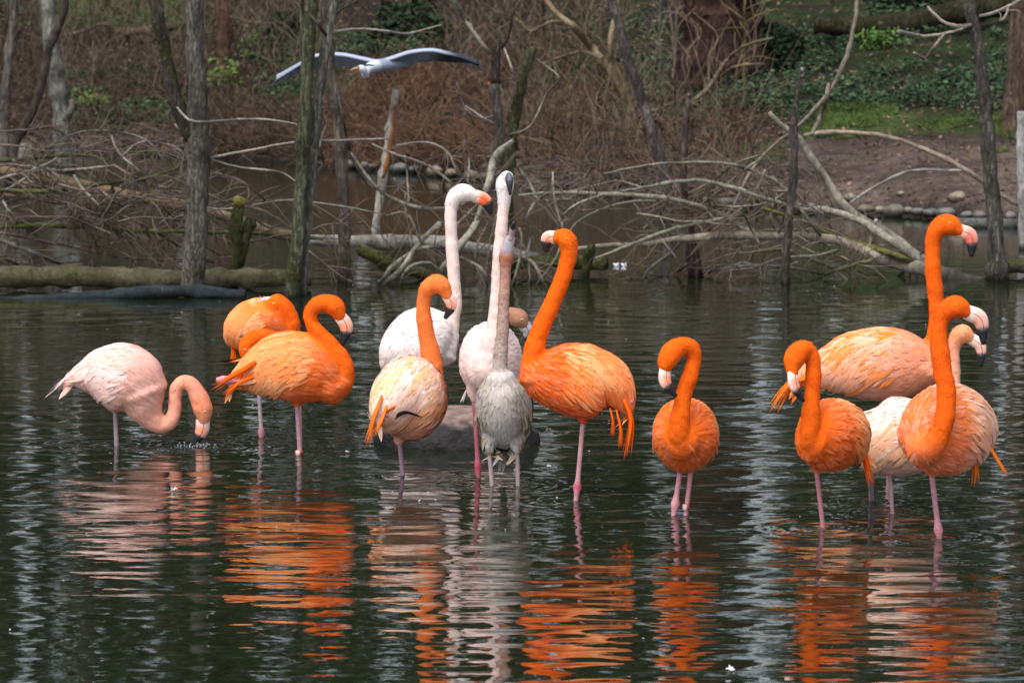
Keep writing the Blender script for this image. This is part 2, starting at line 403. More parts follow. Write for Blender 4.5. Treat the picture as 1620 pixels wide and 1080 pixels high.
    bT = nz(np.gradient(bpath, axis=0))
    for ix in pick(small_zone, 760):
        t = int(t_f[ix] * 29); dr = -bT[t] + np.array([0, 0, -.35]) * lat[ix]
        c = mix(c_f[ix], C['alt'], .22 if rnd.random() < .3 * (1 - w_f[ix]) else 0) * rnd.uniform(.86, 1.05)
        if mottled and lat[ix] > .25 and w_f[ix] < .3: c = mix(c, (.30, .20, .10) if rnd.random() < .65 else (.12, .09, .06), .42 * float(sstep(.25, .6, lat[ix])))
        L = rnd.uniform(.045, .08)
        feather(pl, fc[ix], dr + rs_.normal(0, .12, 3), L, L * .27, c * .97, np.clip(mix(c, (1, .8, .7), rnd.uniform(0, .10)), 0, 1), .001, .0055)
    for ix in pick(wing_zone, int(wing_n * 2.6)):
        t = int(t_f[ix] * 29); dr = -bT[t] + np.array([0, 0, -1.]) * (.2 + 1.05 * lat[ix] * (1 if t_f[ix] < .55 else .6))
        big = 1 - .5 * sstep(.45, .75, t_f[ix])
        L = rnd.uniform(.11, .20) * big; sgn = 1 if np.dot(fc[ix] - bpath[t], side) > 0 else -1
        r_ = rnd.random()
        pa_ = fnoise((fc[ix] - bpath[15]) * np.array([1, 1, .5]), 19, seed + 2) + rnd.uniform(-.35, .35)
        c = C['alt'] if pa_ > .18 else (C['back'] if r_ < .82 else mix(C['back'], C['tail'], .5))
        c = mix(c, c_f[ix], .22) * rnd.uniform(.86, 1.05)
        tip = np.clip(mix(c, C['alt'], .5) * 1.05, 0, .97)
        if mottled: q_ = float(sstep(.15, .5, lat[ix])); c = mix(C['belly'], mix((.36, .25, .13), (.09, .06, .03), .8 if rnd.random() < .4 else 0), q_); tip = mix(C['belly'], mix((.56, .48, .36), (.10, .07, .04), .9 if rnd.random() < .35 else 0), q_)
        feather(wl if sgn > 0 else wr, fc[ix], dr + rs_.normal(0, .10, 3), L, L * .11 + .007, c, tip, .002, .0065 + .014 * float(sstep(.08, -.22, fn[ix][2])) if False else .0065 + .014 * float(1 - sstep(-.22, .08, fn[ix][2])))
    # down on neck and head
    nk_zone = (w_f > .5) & (u_f < .93)
    ixn = pick(nk_zone, 1300); nT = nz(np.gradient(npath, axis=0))
    for ix in ixn:
        dr = -nT[int(u_f[ix] * 69)]; L = rnd.uniform(.008, .014) * (1.6 if u_f[ix] < .3 else 1); b = len(pl.v)
        p = fc[ix]; nn = fn[ix]; sd_ = np.cross(nn, dr); sd_ = sd_ / (np.linalg.norm(sd_) + 1e-6)
        q = p + dr * L + nn * rnd.uniform(.001, .003)
        c = c_f[ix] * rnd.uniform(.9, 1.1)
        for vv in (p - sd_ * L * .3 - nn * .001, p + sd_ * L * .3 - nn * .001, q + sd_ * L * .08, q - sd_ * L * .08): pl.v.append(tuple(vv)); pl.c.append(c)
        pl.f.append((b + 3, b + 2, b + 1, b))
    # long drooping tail plumes / black primaries
    tl = MB()
    def plume(m, pts, wd, col, n=3, spread=4):
        for j in range(n):
            o1, o2 = rnd.uniform(-spread, spread), rnd.uniform(-spread, spread)
            P3 = [W((q[0] + o1 * i_ / max(1, len(pts) - 1) * (1 if j else 0), q[1] + o2 * i_ / max(1, len(pts) - 1) * (1 if j else 0), (q[2] if len(q) > 2 else 0) + j * .008 - .008)) for i_, q in enumerate(pts)]
            pp = crom(P3, 9); sw = [.7, .9, 1, .9, .75, .6, .42, .24, .04]
            ww = np.array(sw) * wd * k * (1 if j == 0 else .6)
            cs = [np.array(col) * rnd.uniform(.85, 1.08)] * 9
            m.ring_tube(pp, ww, ww * .22, 6, cs, frame=(1, 0, .25) if abs(pp[-1][2] - pp[0][2]) > abs(pp[-1][0] - pp[0][0]) else (.1, 0, 1))
    for tp in tails: plume(tl, tp[1], tp[0] * .46, tp[2] if len(tp) > 2 else C['tail'], 12, tp[0] * 1.05)
    if tl.v: tl.build('tail_plumes', M_feather, root)
    bl = MB()
    for tp in black: plume(bl, tp[1], tp[0], (.012, .011, .012), 3, 2)
    if bl.v: bl.build('flight_feathers', M_feather, root)['label'] = 'black flight feathers'
    for tp in tufts:
        for j in range(14):
            a = rnd.uniform(-2.2, 2.2); L = rnd.uniform(3, 10); x, y, dy = tp
            x0 = x + rnd.uniform(-7, 7)
            pp = crom([W((x0, y + 3, dy)), W((x0 + math.sin(a) * L * .5, y - math.cos(a) * L * .5, dy - .01)), W((x0 + math.sin(a) * L, y - math.cos(a) * L, dy - .01))], 5)
            pl.ring_tube(pp, np.array([1.6, 2, 1.6, 1, .2]) * k, np.array([.6, .6, .5, .4, .1]) * k, 4, [(.9, .82, .78)] * 5)
    def soft(o):      # feathers lie close, so they shade with the body they cover
        m_ = o.data; nn_ = []
        for v in m_.vertices:
            h_ = bvh.find_nearest(v.co); b_ = h_[1] if h_[0] is not None else v.normal
            w_ = v.normal if v.normal.dot(b_) > 0 else -v.normal
            nn_.append((b_ * .5 + w_ * .5).normalized())
        m_.normals_split_custom_set_from_vertices(nn_); return o
    if wl.v: soft(wl.build('wing', M_feather, root))
    if wr.v: soft(wr.build('wing', M_feather, root))
    soft(pl.build('plumage', M_feather, root))['kind'] = 'stuff'
    # --- bill: pale base, pink middle, black hooked tip
    B = [np.array(list(W(q[:3])) + [q[3] * k * 1.13]) for q in bill]
    bsx = crom(B, 15); bp_ = bsx[:, :3]; br = np.maximum(bsx[:, 3], .002)
    hs_ = np.cross(B[1][:3] - B[0][:3], B[2][:3] - B[1][:3]); hs_ = nz(hs_)
    bc = billcol or dict(base=(.78, .62, .56), mid=(.85, .34, .22), tip=(.010, .010, .012), split=8)
    sp0 = bc['split']
    m = MB(); inner = nz(B[2][:3] - B[0][:3] + 1e-6) 
    def bcol(i, t):
        f = i / sp0; c = mix(bc['base'], bc['mid'], float(sstep(.2, .5, f)))
        up = math.sin(t)
        return mix(c, bc['base'], .6 * float(sstep(.45, .9, up)))
    m.ring_tube(bp_[:sp0 + 1], br[:sp0 + 1] * .62, br[:sp0 + 1], 12, bcol, frame=hs_)
    bo = m.build('bill', M_bill, root)
    m = MB(); m.ring_tube(bp_[sp0:], br[sp0:] * .64, br[sp0:] * 1.03, 12, [bc['tip']] * 20, frame=hs_); m.build('bill_tip', M_bill, bo) if False else None
    tipo = m.build('bill_tip', M_bill, root)
    Tb = nz(np.gradient(bp_, axis=0)); Bn = np.cross(Tb, hs_)
    for sg in (-1, 1):
        m = MB(); ln = bp_[1:sp0 + 1] + hs_ * (br[1:sp0 + 1] * .60)[:, None] * sg + Bn[1:sp0 + 1] * (br[1:sp0 + 1] * .12)[:, None]
        m.ring_tube(ln, np.full(len(ln), .42 * k), np.full(len(ln), .42 * k), 5, [(.03, .015, .015)] * len(ln)); m.build('mouth_line', M_bill, root)
    # --- eyes
    hc = npath[62]; hr = nr[62]; fwd = nz(npath[-1] - npath[55])
    upv = np.cross(hs_, fwd); upv = upv * (1 if upv[2] > 0 else -1)
    for sg in (-1, 1):
        c0 = npath[64] + hs_ * sg * nr[64] * .86 + upv * nr[64] * .22
        for rad, col, off in ((2.0, (.75, .6, .25), 0), (1.05, (.01, .01, .01), 1.35)):
            m = MB(); q = c0 + hs_ * sg * off * k
            th = np.linspace(-1.35, 1.35, 6)
            pa = np.array([q + hs_ * sg * math.sin(a) * rad * k for a in th]); ra = np.array([math.cos(a) * rad * k for a in th])
            m.ring_tube(pa, ra, ra, 10, [col] * 6, frame=tuple(fwd))
            if off == 0: eye = m.build('eye', M_eye, root)
            else:
                pu = m.build('pupil', M_eye, eye)
                pu.matrix_parent_inverse = Matrix.Identity(4); pu.parent = eye
    # --- legs
    for L in legs:
        top, foot = L[0], L[-1]; opt = L[1] if len(L) > 2 else {}
        A = W(top); x, dyf = foot[0], foot[1]
        rr = opt.get('row', row); df = row_d(rr)
        Bw = np.array(P(x, rr, df)); dirn = Bw - A; dirn = dirn / abs(dirn[2])
        E = Bw + dirn * .44
        m = MB(); n_ = 30; path = np.array([A + (E - A) * (i / (n_ - 1)) for i in range(n_)])
        path[:, 0] += np.sin(np.linspace(0, 3.1, n_)) * .006
        r0 = opt.get('r', 3.7) * k; ank = opt.get('ankle')
        rad = []; cs = []
        lc = np.array(opt.get('col', (.46, .25, .28))); ac = np.array(opt.get('acol', (.60, .20, .24)))
        for q in path:
            g = 0
            if ank:
                zy = P(x, ank, df).z; g = math.exp(-((q[2] - zy) / .022) ** 2)
            rad.append(r0 * (1 + g * .85)); cs.append(mix(lc, ac, min(1, g * 1.2)) * (1 if int(q[2] * 90) % 2 else .93))
        rad = np.array(rad); m.ring_tube(path, rad, rad, 10, cs)
        lo = m.build('leg', M_leg, root)
        RINGS.append((Bw[0], Bw[1], .004))
        if opt.get('band'):
            m = MB(); zq = P(x, opt['band'], df); zc = np.array(zq); zc = A + (E - A) * ((A[2] - zc[2]) / (A[2] - E[2]))
            pth = np.array([zc + np.array([0, 0, q]) for q in (-.014, -.012, .012, .014)])
            m.ring_tube(pth, np.array([.8, 1, 1, .8]) * r0 * 1.7, np.array([.8, 1, 1, .8]) * r0 * 1.7, 12, lambda i, t: (.55, .5, .45) if int(t * 3) % 2 else (.35, .04, .03))
            m.build('leg_band', M_bill, root)
    # --- the tucked-up leg: joint showing under the tail
    if knob:
        x0, y0, x1, y1, dy = knob
        q = crom([W((x0, y0, dy)), W((mix(x0, x1, .6), mix(y0, y1, .6), dy)), W((x1, y1, dy))], 8)
        rr = np.array([5.5, 5, 4.2, 4, 4.6, 7, 7.4, 3]) * k; m = MB()
        m.ring_tube(q, rr, rr, 10, [(.62, .24, .30)] * 8); m.build('leg', M_leg, root)['label'] = 'pink tucked up leg with its joint under the tail'
    return root

bird('flamingo', 704, 'pale pink flamingo farthest left, dipping its bill into the pond', 'flamingo', PINK,
     [(106, 600, 0, 6), (130, 594, 0, 20), (158, 591, 0, 41), (188, 596, 0, 55), (213, 606, 0, 53), (232, 622, 0, 40)],
     [(222, 622, 0, 40), (232, 648, 0, 28), (243, 664, 0, 19), (256, 672, 0, 14), (269, 667, 0, 12), (276, 650, 0, 11), (277, 628, 0, 10.5), (281, 611, 0, 11), (293, 603, 0, 11), (305, 611, 0, 12.5), (315, 630, 0, 15), (321, 646, 0, 16), (322, 658, 0, 12.5), (321, 666, 0, 10)],
     [(321, 664, 0, 10), (319, 682, 0, 9.5), (304, 706, 0, 2.5)],
     [((182, 650, 0), dict(col=(.33, .24, .28)), (183, 0))], headcol=(.84, .30, .17), tails=[(7, [(132, 600, -.06), (118, 603, -.06), (100, 606, -.05)], (.86, .5, .42))], seed=1,
     gradient=((.86, .42, .33), (.88, .33, .19)))
bird('flamingo', 692, 'orange flamingo behind another, bill tucked into a white tuft on its back', 'flamingo', ORANGE,
     [(368, 535, .02, 16), (380, 523, 0, 30), (400, 512, 0, 38), (420, 508, 0, 38), (438, 514, 0, 33), (450, 526, 0, 24)],
     [(446, 530, 0, 26), (458, 530, -.02, 15), (463, 518, -.03, 12), (460, 502, -.03, 12.5), (452, 489, -.03, 13.5), (442, 480, -.03, 14.5), (434, 478, -.03, 13), (427, 478, -.03, 9)],
     [(428, 478, -.03, 9), (418, 478, -.03, 7), (409, 486, -.02, 2)],
     [((408, 600, 0), dict(col=(.42, .32, .36), ankle=684, r=3.2), (412, 0))], tails=[(5, [(368, 545), (369, 558), (369, 574)])], tufts=[(411, 477, -.04)], seed=2)
bird('flamingo', 706, 'orange flamingo mostly hidden behind the preening one, neck arched back and down', 'flamingo', ORANGE,
     [(425, 592, .05, 12), (440, 588, .05, 26), (465, 585, .05, 34), (490, 590, .05, 32), (508, 598, .05, 22)],
     [(505, 598, .05, 22), (510, 578, .05, 13), (495, 558, .05, 12), (470, 545, .05, 12), (448, 539, .05, 12), (430, 535, .04, 12.5), (412, 533, .02, 13.5), (398, 539, 0, 14.5), (391, 552, 0, 14), (391, 566, 0, 10)],
     [(391, 565, 0, 9), (394, 580, 0, 8), (400, 592, 0, 2)],
     [((473, 618, .05), dict(r=3.2), (473.5, 0))], tufts=[(385, 530, .03)], seed=3)
bird('flamingo', 720, 'orange flamingo left of centre, S-curved neck and lowered bill, tail to the left', 'flamingo', ORANGE,
     [(368, 602, 0, 9), (385, 596, 0, 20), (407, 588, 0, 36), (437, 581, 0, 51), (470, 580, 0, 57), (500, 588, 0, 52), (521, 598, 0, 42), (536, 606, 0, 30)],
     [(524, 606, 0, 36), (538, 600, -.01, 24), (544, 584, -.02, 16), (537, 563, -.02, 14), (522, 545, -.02, 13), (505, 528, -.02, 12), (493, 511, -.02, 11), (491, 496, -.02, 11), (500, 484, -.02, 12), (514, 479, -.02, 14), (528, 484, -.02, 16), (535, 493, -.02, 13), (539, 501, -.02, 9)],
     [(538, 500, -.02, 9), (548, 518, -.02, 9.5), (541, 547, -.02, 2.5)],
     [((470, 640, 0), dict(col=(.44, .24, .30), band=716, r=4), (473, 0))],
     tails=[(9, [(405, 572, -.1), (380, 588, -.11), (342, 609, -.1)]), (6, [(400, 596, -.1), (378, 606, -.1), (356, 625, -.09)]), (8, [(410, 602, -.08), (385, 607, -.09), (362, 610, -.08)], (.90, .36, .16))],
     knob=(415, 606, 342, 600, -.07), seed=4, wing_n=190)
bird('flamingo', 683, 'tall white flamingo with upright neck and orange and black bill', 'flamingo', WHITE,
     [(607, 578, -.1, 8), (622, 565, -.08, 32), (642, 555, -.04, 50), (665, 546, 0, 59), (685, 541, .03, 54), (700, 546, .05, 38)],
     [(692, 548, .05, 36), (706, 528, .05, 20), (715, 502, .05, 13), (720, 475, .05, 10.8), (719, 448, .05, 10), (716, 410, .05, 10), (714.5, 379, .05, 10), (713, 345, .05, 9.6), (715, 322, .05, 10.5), (722, 309, .05, 13.5), (733, 305, .05, 15), (744, 308, .05, 12), (752, 311, .05, 9)],
     [(751, 310, .05, 9.5), (768, 318, .05, 9), (777, 339, .05, 2.5)],
     [((668, 605, 0), dict(), (668, 0))], billcol=dict(base=(.86, .55, .45), mid=(.93, .14, .04), tip=(.01, .01, .012), split=8), seed=5,
     gradient=((.88, .66, .58), (.88, .72, .68)), headcol=(.92, .82, .78))
bird('flamingo', 752, 'flamingo seen from behind with pale back, orange neck and orange tail plumes', 'flamingo', dict(PALEOR, back=(.88, .74, .71), alt=(.92, .46, .22), belly=(.82, .36, .26)),
     [(600, 664, -.28, 8, 8), (608, 650, -.22, 30, 24), (626, 636, -.1, 54, 42), (646, 630, .0, 68, 56), (660, 626, .1, 62, 52), (668, 622, .18, 42, 38)],
     [(668, 612, .18, 36), (681, 585, .19, 21), (680, 555, .18, 15), (674, 525, .16, 13), (670, 495, .14, 12), (671, 470, .12, 11.5), (678, 454, .1, 12.5), (689, 448, .1, 14.5), (699, 453, .1, 14.5), (705, 461, .1, 10.5), (708, 469, .1, 8)],
     [(707, 467, .1, 8), (714, 483, .1, 8), (704, 504, .1, 2.5)],
     [((632, 700, 0), dict(col=(.36, .22, .28), r=3.6), (636, 0))],
     tails=[(7, [(604, 625, -.27), (594, 655, -.33), (581, 700, -.34)]), (5, [(612, 640, -.3), (604, 665, -.33), (592, 688, -.34)]), (9, [(640, 640, -.2), (622, 645, -.27), (604, 655, -.32)])],
     black=[(3.2, [(622, 662, -.25), (640, 652, -.24), (668, 659, -.19)])], seed=6, wing_n=190, knob=(612, 655, 604, 661, -.30),
     gradient=((.93, .24, .06), (.93, .22, .05)))
bird('flamingo', 755, 'tall white flamingo facing the camera with slate grey bill and one crimson leg', 'flamingo', dict(WHITE, back=(.86, .66, .62), breast=(.84, .62, .58), belly=(.80, .44, .38), alt=(.9, .78, .76)),
     [(781, 552, .32, 12, 10), (780, 558, .22, 36, 30), (778, 564, .12, 52, 44), (776, 569, .02, 60, 49), (772, 578, -.08, 52, 44), (768, 584, -.14, 34, 30)],
     [(774, 572, -.1, 32), (780, 540, -.14, 18), (785, 500, -.13, 12.5), (787, 450, -.12, 10.5), (789, 410, -.12, 10.2), (792, 379, -.12, 10), (795, 345, -.12, 9.7), (797, 322, -.12, 10), (798, 306, -.12, 12), (799, 291, -.12, 14.5), (801, 282, -.13, 12), (804, 280, -.15, 9)],
     [(804, 280, -.13, 8), (806, 286, -.20, 8.5), (807, 308, -.23, 2.5)],
     [((750, 634, -.02), dict(col=(.42, .12, .16), acol=(.55, .08, .14), ankle=737, r=3.8), (755, 0))], billcol=dict(base=(.12, .13, .17), mid=(.07, .08, .11), tip=(.012, .012, .018), split=9),
     seed=7, gradient=((.84, .62, .56), (.86, .68, .62)), headcol=(.9, .82, .8), tails=[(3, [(742, 610), (736, 622), (730, 636)], (.7, .66, .62))])
bird('flamingo', 681, 'brown headed young flamingo peering out behind the pale one, grey bill lowered', 'flamingo', dict(WHITE, neck=(.40, .2, .13)),
     [(815, 590, 0, 8), (805, 583, 0, 20), (790, 576, 0, 30), (773, 573, 0, 32), (760, 576, 0, 24)],
     [(762, 574, 0, 20), (768, 545, 0, 13), (778, 520, 0, 11.5), (792, 503, 0, 11), (805, 499, 0, 12), (815, 501, -.01, 14.5), (823, 506, -.02, 14), (829, 514, -.02, 9)],
     [(829, 513, -.02, 9), (835, 525, -.02, 8), (829, 539, -.02, 2.5)],
     [((790, 600, 0), dict(), (790, 0))], billcol=dict(base=(.42, .40, .42), mid=(.36, .33, .36), tip=(.03, .03, .03), split=11), seed=8, headcol=(.38, .19, .12), wing_n=60)
bird('flamingo', 768, 'grey brown juvenile flamingo facing the camera, neck stretched and bill pointing up', 'flamingo', GREY,
     [(800, 705, .24, 6, 6), (799, 688, .18, 26, 24), (798, 668, .1, 42, 40), (797, 645, .0, 50, 44), (794, 620, -.06, 42, 38), (792, 602, -.08, 26, 26)],
     [(792, 618, -.07, 32), (791, 592, -.07, 15), (792, 560, -.06, 11), (795, 524, -.05, 10), (797, 480, -.04, 9.6), (799, 440, -.03, 8.6), (800, 420, -.03, 9.5), (801, 404, -.03, 12), (804, 388, -.04, 10), (808, 376, -.05, 7.5)],
     [(808, 377, -.05, 7.5), (810.5, 364, -.07, 7), (813, 351, -.11, 3.5)],
     [((774, 714, 0), dict(col=(.36, .28, .30), r=3.6), (777, 0)), ((818, 714, 0), dict(col=(.36, .28, .30), r=3.6), (818, 0))],
     billcol=dict(base=(.50, .44, .48), mid=(.42, .28, .30), tip=(.02, .012, .012), split=9), seed=9, mottled=True, gradient=((.42, .38, .34), (.50, .22, .15)), headcol=(.46, .17, .09), headcol2=(.42, .38, .42),
     black=[(3, [(792, 700, .1), (793, 710, .1), (797, 719, .1)]), (4, [(836, 625, .02), (841, 640, .02), (842, 662, .02)])], group='flamingos wading in the pond')
bird('flamingo', 792, 'large deep orange flamingo at centre looking left, drooping orange tail plumes', 'flamingo', dict(ORANGE, back=(.94, .17, .014), alt=(.95, .40, .17), belly=(.80, .10, .012), breast=(.84, .115, .006)),
     [(996, 648, 0, 7), (985, 628, 0, 23), (962, 608, 0, 44), (932, 604, 0, 59), (900, 599, 0, 56), (872, 596, 0, 49), (852, 592, 0, 39), (842, 588, 0, 29)],
     [(850, 592, 0, 32), (843, 572, 0, 19), (846, 548, 0, 16), (855, 520, 0, 14.5), (870, 488, 0, 13.8), (884, 455, 0, 13.2), (895, 425, 0, 12.8), (900, 402, 0, 13), (899, 386, 0, 15.5), (892, 377, 0, 16.5), (884, 375, 0, 12.5), (878, 376, 0, 9)],
     [(879, 375, 0, 9), (866, 378, 0, 9.5), (863, 399, 0, 2.5)],
     [((922, 668, 0), dict(col=(.52, .27, .32), acol=(.62, .10, .17), ankle=770, r=3.9), (909, 0))],
     tails=[(7, [(986, 630, -.05), (998, 665, -.05), (991, 722, -.04)]), (4, [(965, 645, -.06), (970, 668, -.07), (969, 690, -.06)]), (4, [(975, 648, -.05), (982, 680, -.06), (981, 708, -.05)])],
     knob=(970, 640, 1003, 633, -.02), seed=10, wing_n=230)
bird('flamingo', 814, 'orange flamingo facing the camera alone, head bent over its chest, banded leg', 'flamingo', dict(ORANGE, belly=(.85, .26, .09)),
     [(1092, 688, .36, 10, 10), (1089, 687, .26, 36, 32), (1086, 687, .12, 52, 48), (1084, 688, .0, 59, 52), (1081, 692, -.1, 48, 44), (1079, 696, -.17, 30, 30)],
     [(1078, 704, -.13, 28), (1074, 684, -.2, 18), (1077, 652, -.21, 14.5), (1083, 620, -.21, 13), (1092, 592, -.21, 12.5), (1098, 568, -.21, 12), (1094, 551, -.22, 12.5), (1080, 547, -.23, 14), (1066, 554, -.25, 16.5), (1058, 566, -.26, 17), (1053, 577, -.27, 13), (1052, 585, -.27, 9)],
     [(1052, 583, -.27, 9), (1053, 605, -.29, 9.5), (1070, 627, -.28, 2.5)],
     [((1076, 744, 0), dict(col=(.66, .30, .34), r=4.2, ankle=797, acol=(.68, .30, .32)), (1064, 0)), ((1093, 744, 0), dict(col=(.62, .26, .30), r=3.9, band=802), (1083, 0))], seed=11)
bird('flamingo', 835, 'orange flamingo facing the camera, bill resting against its neck, right of centre', 'flamingo', dict(ORANGE, belly=(.84, .2, .05)),
     [(1362, 700, .3, 12, 10), (1350, 693, .22, 34, 28), (1335, 688, .12, 50, 44), (1316, 688, .02, 58, 50), (1300, 690, -.08, 52, 44), (1288, 692, -.15, 36, 32)],
     [(1288, 706, -.12, 28), (1283, 688, -.18, 18), (1283, 655, -.2, 14.5), (1285, 620, -.2, 12.8), (1287, 587, -.2, 12.3), (1285, 565, -.2, 12.3), (1276, 554, -.21, 13.5), (1265, 556, -.23, 16), (1257, 567, -.25, 17), (1254, 580, -.26, 13.5), (1254, 591, -.27, 9)],
     [(1254, 589, -.27, 9), (1257, 611, -.29, 9.5), (1272, 635, -.28, 2.5)],
     [((1292, 746, -.02), dict(col=(.50, .20, .24), r=3.9), (1300, 0))],
     tails=[(7, [(1358, 705, .1), (1370, 728, .08), (1379, 765, .08)])], seed=12)
bird('flamingo', 744, 'largest orange and pink flamingo at right, tallest raised neck, coral bill', 'flamingo', dict(PALEOR, back=(.92, .52, .40), alt=(.95, .24, .02), breast=(.88, .30, .16), belly=(.85, .38, .30)),
     [(1262, 600, 0, 8), (1288, 590, 0, 22), (1312, 583, 0, 35), (1345, 577, 0, 50), (1385, 576, 0, 58), (1420, 576, 0, 56), (1448, 578, 0, 47), (1466, 580, 0, 35)],
     [(1458, 582, 0, 36), (1472, 562, 0, 24), (1480, 535, 0, 16), (1483, 505, 0, 13), (1481, 475, 0, 12.3), (1477, 440, 0, 12.8), (1475, 405, 0, 12.2), (1476, 380, 0, 12.4), (1483, 363, 0, 14), (1494, 355, 0, 16.5), (1505, 357, 0, 16), (1512, 361, 0, 12.5), (1518, 365, 0, 9.5)],
     [(1517, 364, 0, 9.5), (1536, 375, 0, 10), (1537, 406, 0, 3)],
     [((1402, 632, 0), dict(), (1404, 0))], tails=[(8, [(1282, 597, -.08), (1250, 608, -.05), (1222, 646, -.05)])],
     billcol=dict(base=(.86, .5, .42), mid=(.90, .22, .16), tip=(.012, .012, .016), split=9), seed=13, wing_n=230)
bird('flamingo', 812, 'pale pinkish white flamingo behind the front right one, salmon head', 'flamingo', dict(WHITE, back=(.88, .74, .72), alt=(.90, .48, .26), breast=(.84, .56, .48), belly=(.82, .50, .42)),
     [(1346, 658, .05, 8), (1356, 670, .05, 26), (1375, 683, .05, 48), (1400, 690, .05, 61), (1430, 690, .05, 62), (1460, 686, .05, 55), (1480, 680, .05, 42), (1490, 672, .05, 30)],
     [(1488, 676, .05, 30), (1502, 650, .04, 18), (1508, 620, .02, 11.5), (1510, 592, .02, 9.5), (1509, 565, .02, 9.8), (1510, 546, .02, 11), (1515, 533, .02, 13.5), (1523, 528, .02, 15.5), (1530, 531, .02, 12.5), (1536, 536, .02, 8.5)],
     [(1535, 535, .02, 8.5), (1551, 548, .02, 8.5), (1552, 580, .02, 2.5)],
     [((1408, 748, .0), dict(col=(.34, .22, .26), r=3.4), (1410, 0)), ((1376, 728, .12), dict(col=(.42, .34, .40), r=4, row=792), (1377, 0))],
     billcol=dict(base=(.80, .66, .6), mid=(.86, .5, .4), tip=(.012, .012, .018), split=9), gradient=((.84, .5, .40), (.9, .34, .18)), headcol=(.92, .36, .17), seed=14)
bird('flamingo', 851, 'nearest flamingo at right, orange neck curving up from its chest, pinkish flank', 'flamingo', dict(PALEOR, back=(.93, .36, .13), alt=(.92, .60, .50), breast=(.86, .16, .03), belly=(.85, .38, .27), neck=(.86, .118, .006)),
     [(1560, 692, .3, 14, 12), (1548, 684, .24, 40, 34), (1526, 679, .15, 62, 50), (1500, 679, .03, 74, 62), (1472, 684, -.08, 64, 54), (1456, 688, -.15, 44, 38)],
     [(1462, 706, -.18, 34), (1474, 706, -.24, 22), (1488, 684, -.27, 16.5), (1496, 652, -.27, 15.3), (1497, 620, -.26, 15.3), (1492, 590, -.25, 15.5), (1487, 555, -.24, 15), (1486, 527, -.24, 13.3), (1489, 505, -.24, 13.5), (1498, 491, -.24, 16), (1510, 485, -.24, 18.5), (1520, 488, -.24, 15.5), (1529, 494, -.24, 10.5)],
     [(1528, 493, -.24, 10.5), (1551, 506, -.24, 11), (1556, 545, -.24, 3)],
     [((1474, 752, -.03), dict(col=(.52, .25, .30), ankle=836, acol=(.60, .24, .28), r=4.4), (1484, 0))],
     tails=[(6, [(1560, 695, .1), (1572, 718, .1), (1590, 749, .1)]), (7, [(1540, 712, .1), (1543, 735, .1), (1543, 763, .1)])],
     billcol=dict(base=(.86, .70, .64), mid=(.86, .42, .32), tip=(.012, .012, .018), split=9), seed=15, wing_n=230)

# ============================================================ WATER
def water():
    RINGS.append((P(312, 706, row_d(706)).x, P(312, 706, row_d(706)).y, .008))
    ys = np.concatenate([np.linspace(-40, 11.6, 12), np.arange(12, 26, .016), np.arange(26, 34, .03), np.linspace(34.1, 56, 120)])
    xs = np.concatenate([np.linspace(-120, -5.6, 14), np.arange(-5.4, 5.41, .032), np.linspace(5.6, 120, 14)])
    X, Y = np.meshgrid(xs, ys); Z = np.zeros_like(X)
    rs = np.random.RandomState(3)
    calm = 1 - .8 * sstep(25, 33, Y)
    am = .75 + .45 * np.sin(X * .9 + Y * .5 + 1) * np.sin(Y * .33 + X * .21)
    for i in range(46):
        lam = math.exp(rs.uniform(math.log(.14), math.log(.62))); th = rs.normal(0, .26) + (.12 if i % 2 else -.1)
        kk = 2 * math.pi / lam; slope = .0078 * (lam / .3) ** .15
        ph = rs.uniform(0, 6.28); wob_ = .5 * np.sin(X * rs.uniform(.5, 1.6) + ph) + .5 * np.sin(Y * rs.uniform(.3, .9) + X * .4)
        Z += slope / kk * np.sin(kk * (X * math.sin(th) + Y * math.cos(th)) + ph + wob_ * 1.4) * am
    for i in range(26):
        lam = rs.uniform(.07, .15); th = rs.normal(0, .7); kk = 2 * math.pi / lam
        Z += .0034 * (.45 + .55 * (1 - sstep(15, 21, Y))) / kk * np.sin(kk * (X * math.sin(th) + Y * math.cos(th)) + rs.uniform(0, 6.28) + np.sin(X * 2.3 + i) + np.sin(Y * 1.1 + i)) * am
    Z *= calm
    for (rx, ry, a) in RINGS:
        r = np.sqrt((X - rx) ** 2 + (Y - ry) ** 2)
        Z += a * np.cos(r * 62) * np.exp(-r / .16) * (r < 1.2)
    Z *= sstep(11, 12.2, Y) * (1 - sstep(5.2, 5.5, np.abs(X)))
    nx, ny = len(xs), len(ys); v = np.stack([X, Y, Z], -1).reshape(-1, 3)
    i = np.arange(nx * ny).reshape(ny, nx); f = np.stack([i[:-1, :-1], i[:-1, 1:], i[1:, 1:], i[1:, :-1]], -1).reshape(-1, 4)
    o = link('pond_water', mesh_arrays('pond_water', v, f), M_water)
    tag(o, 'dark green rippled pond water', None, None, 'structure')
water()

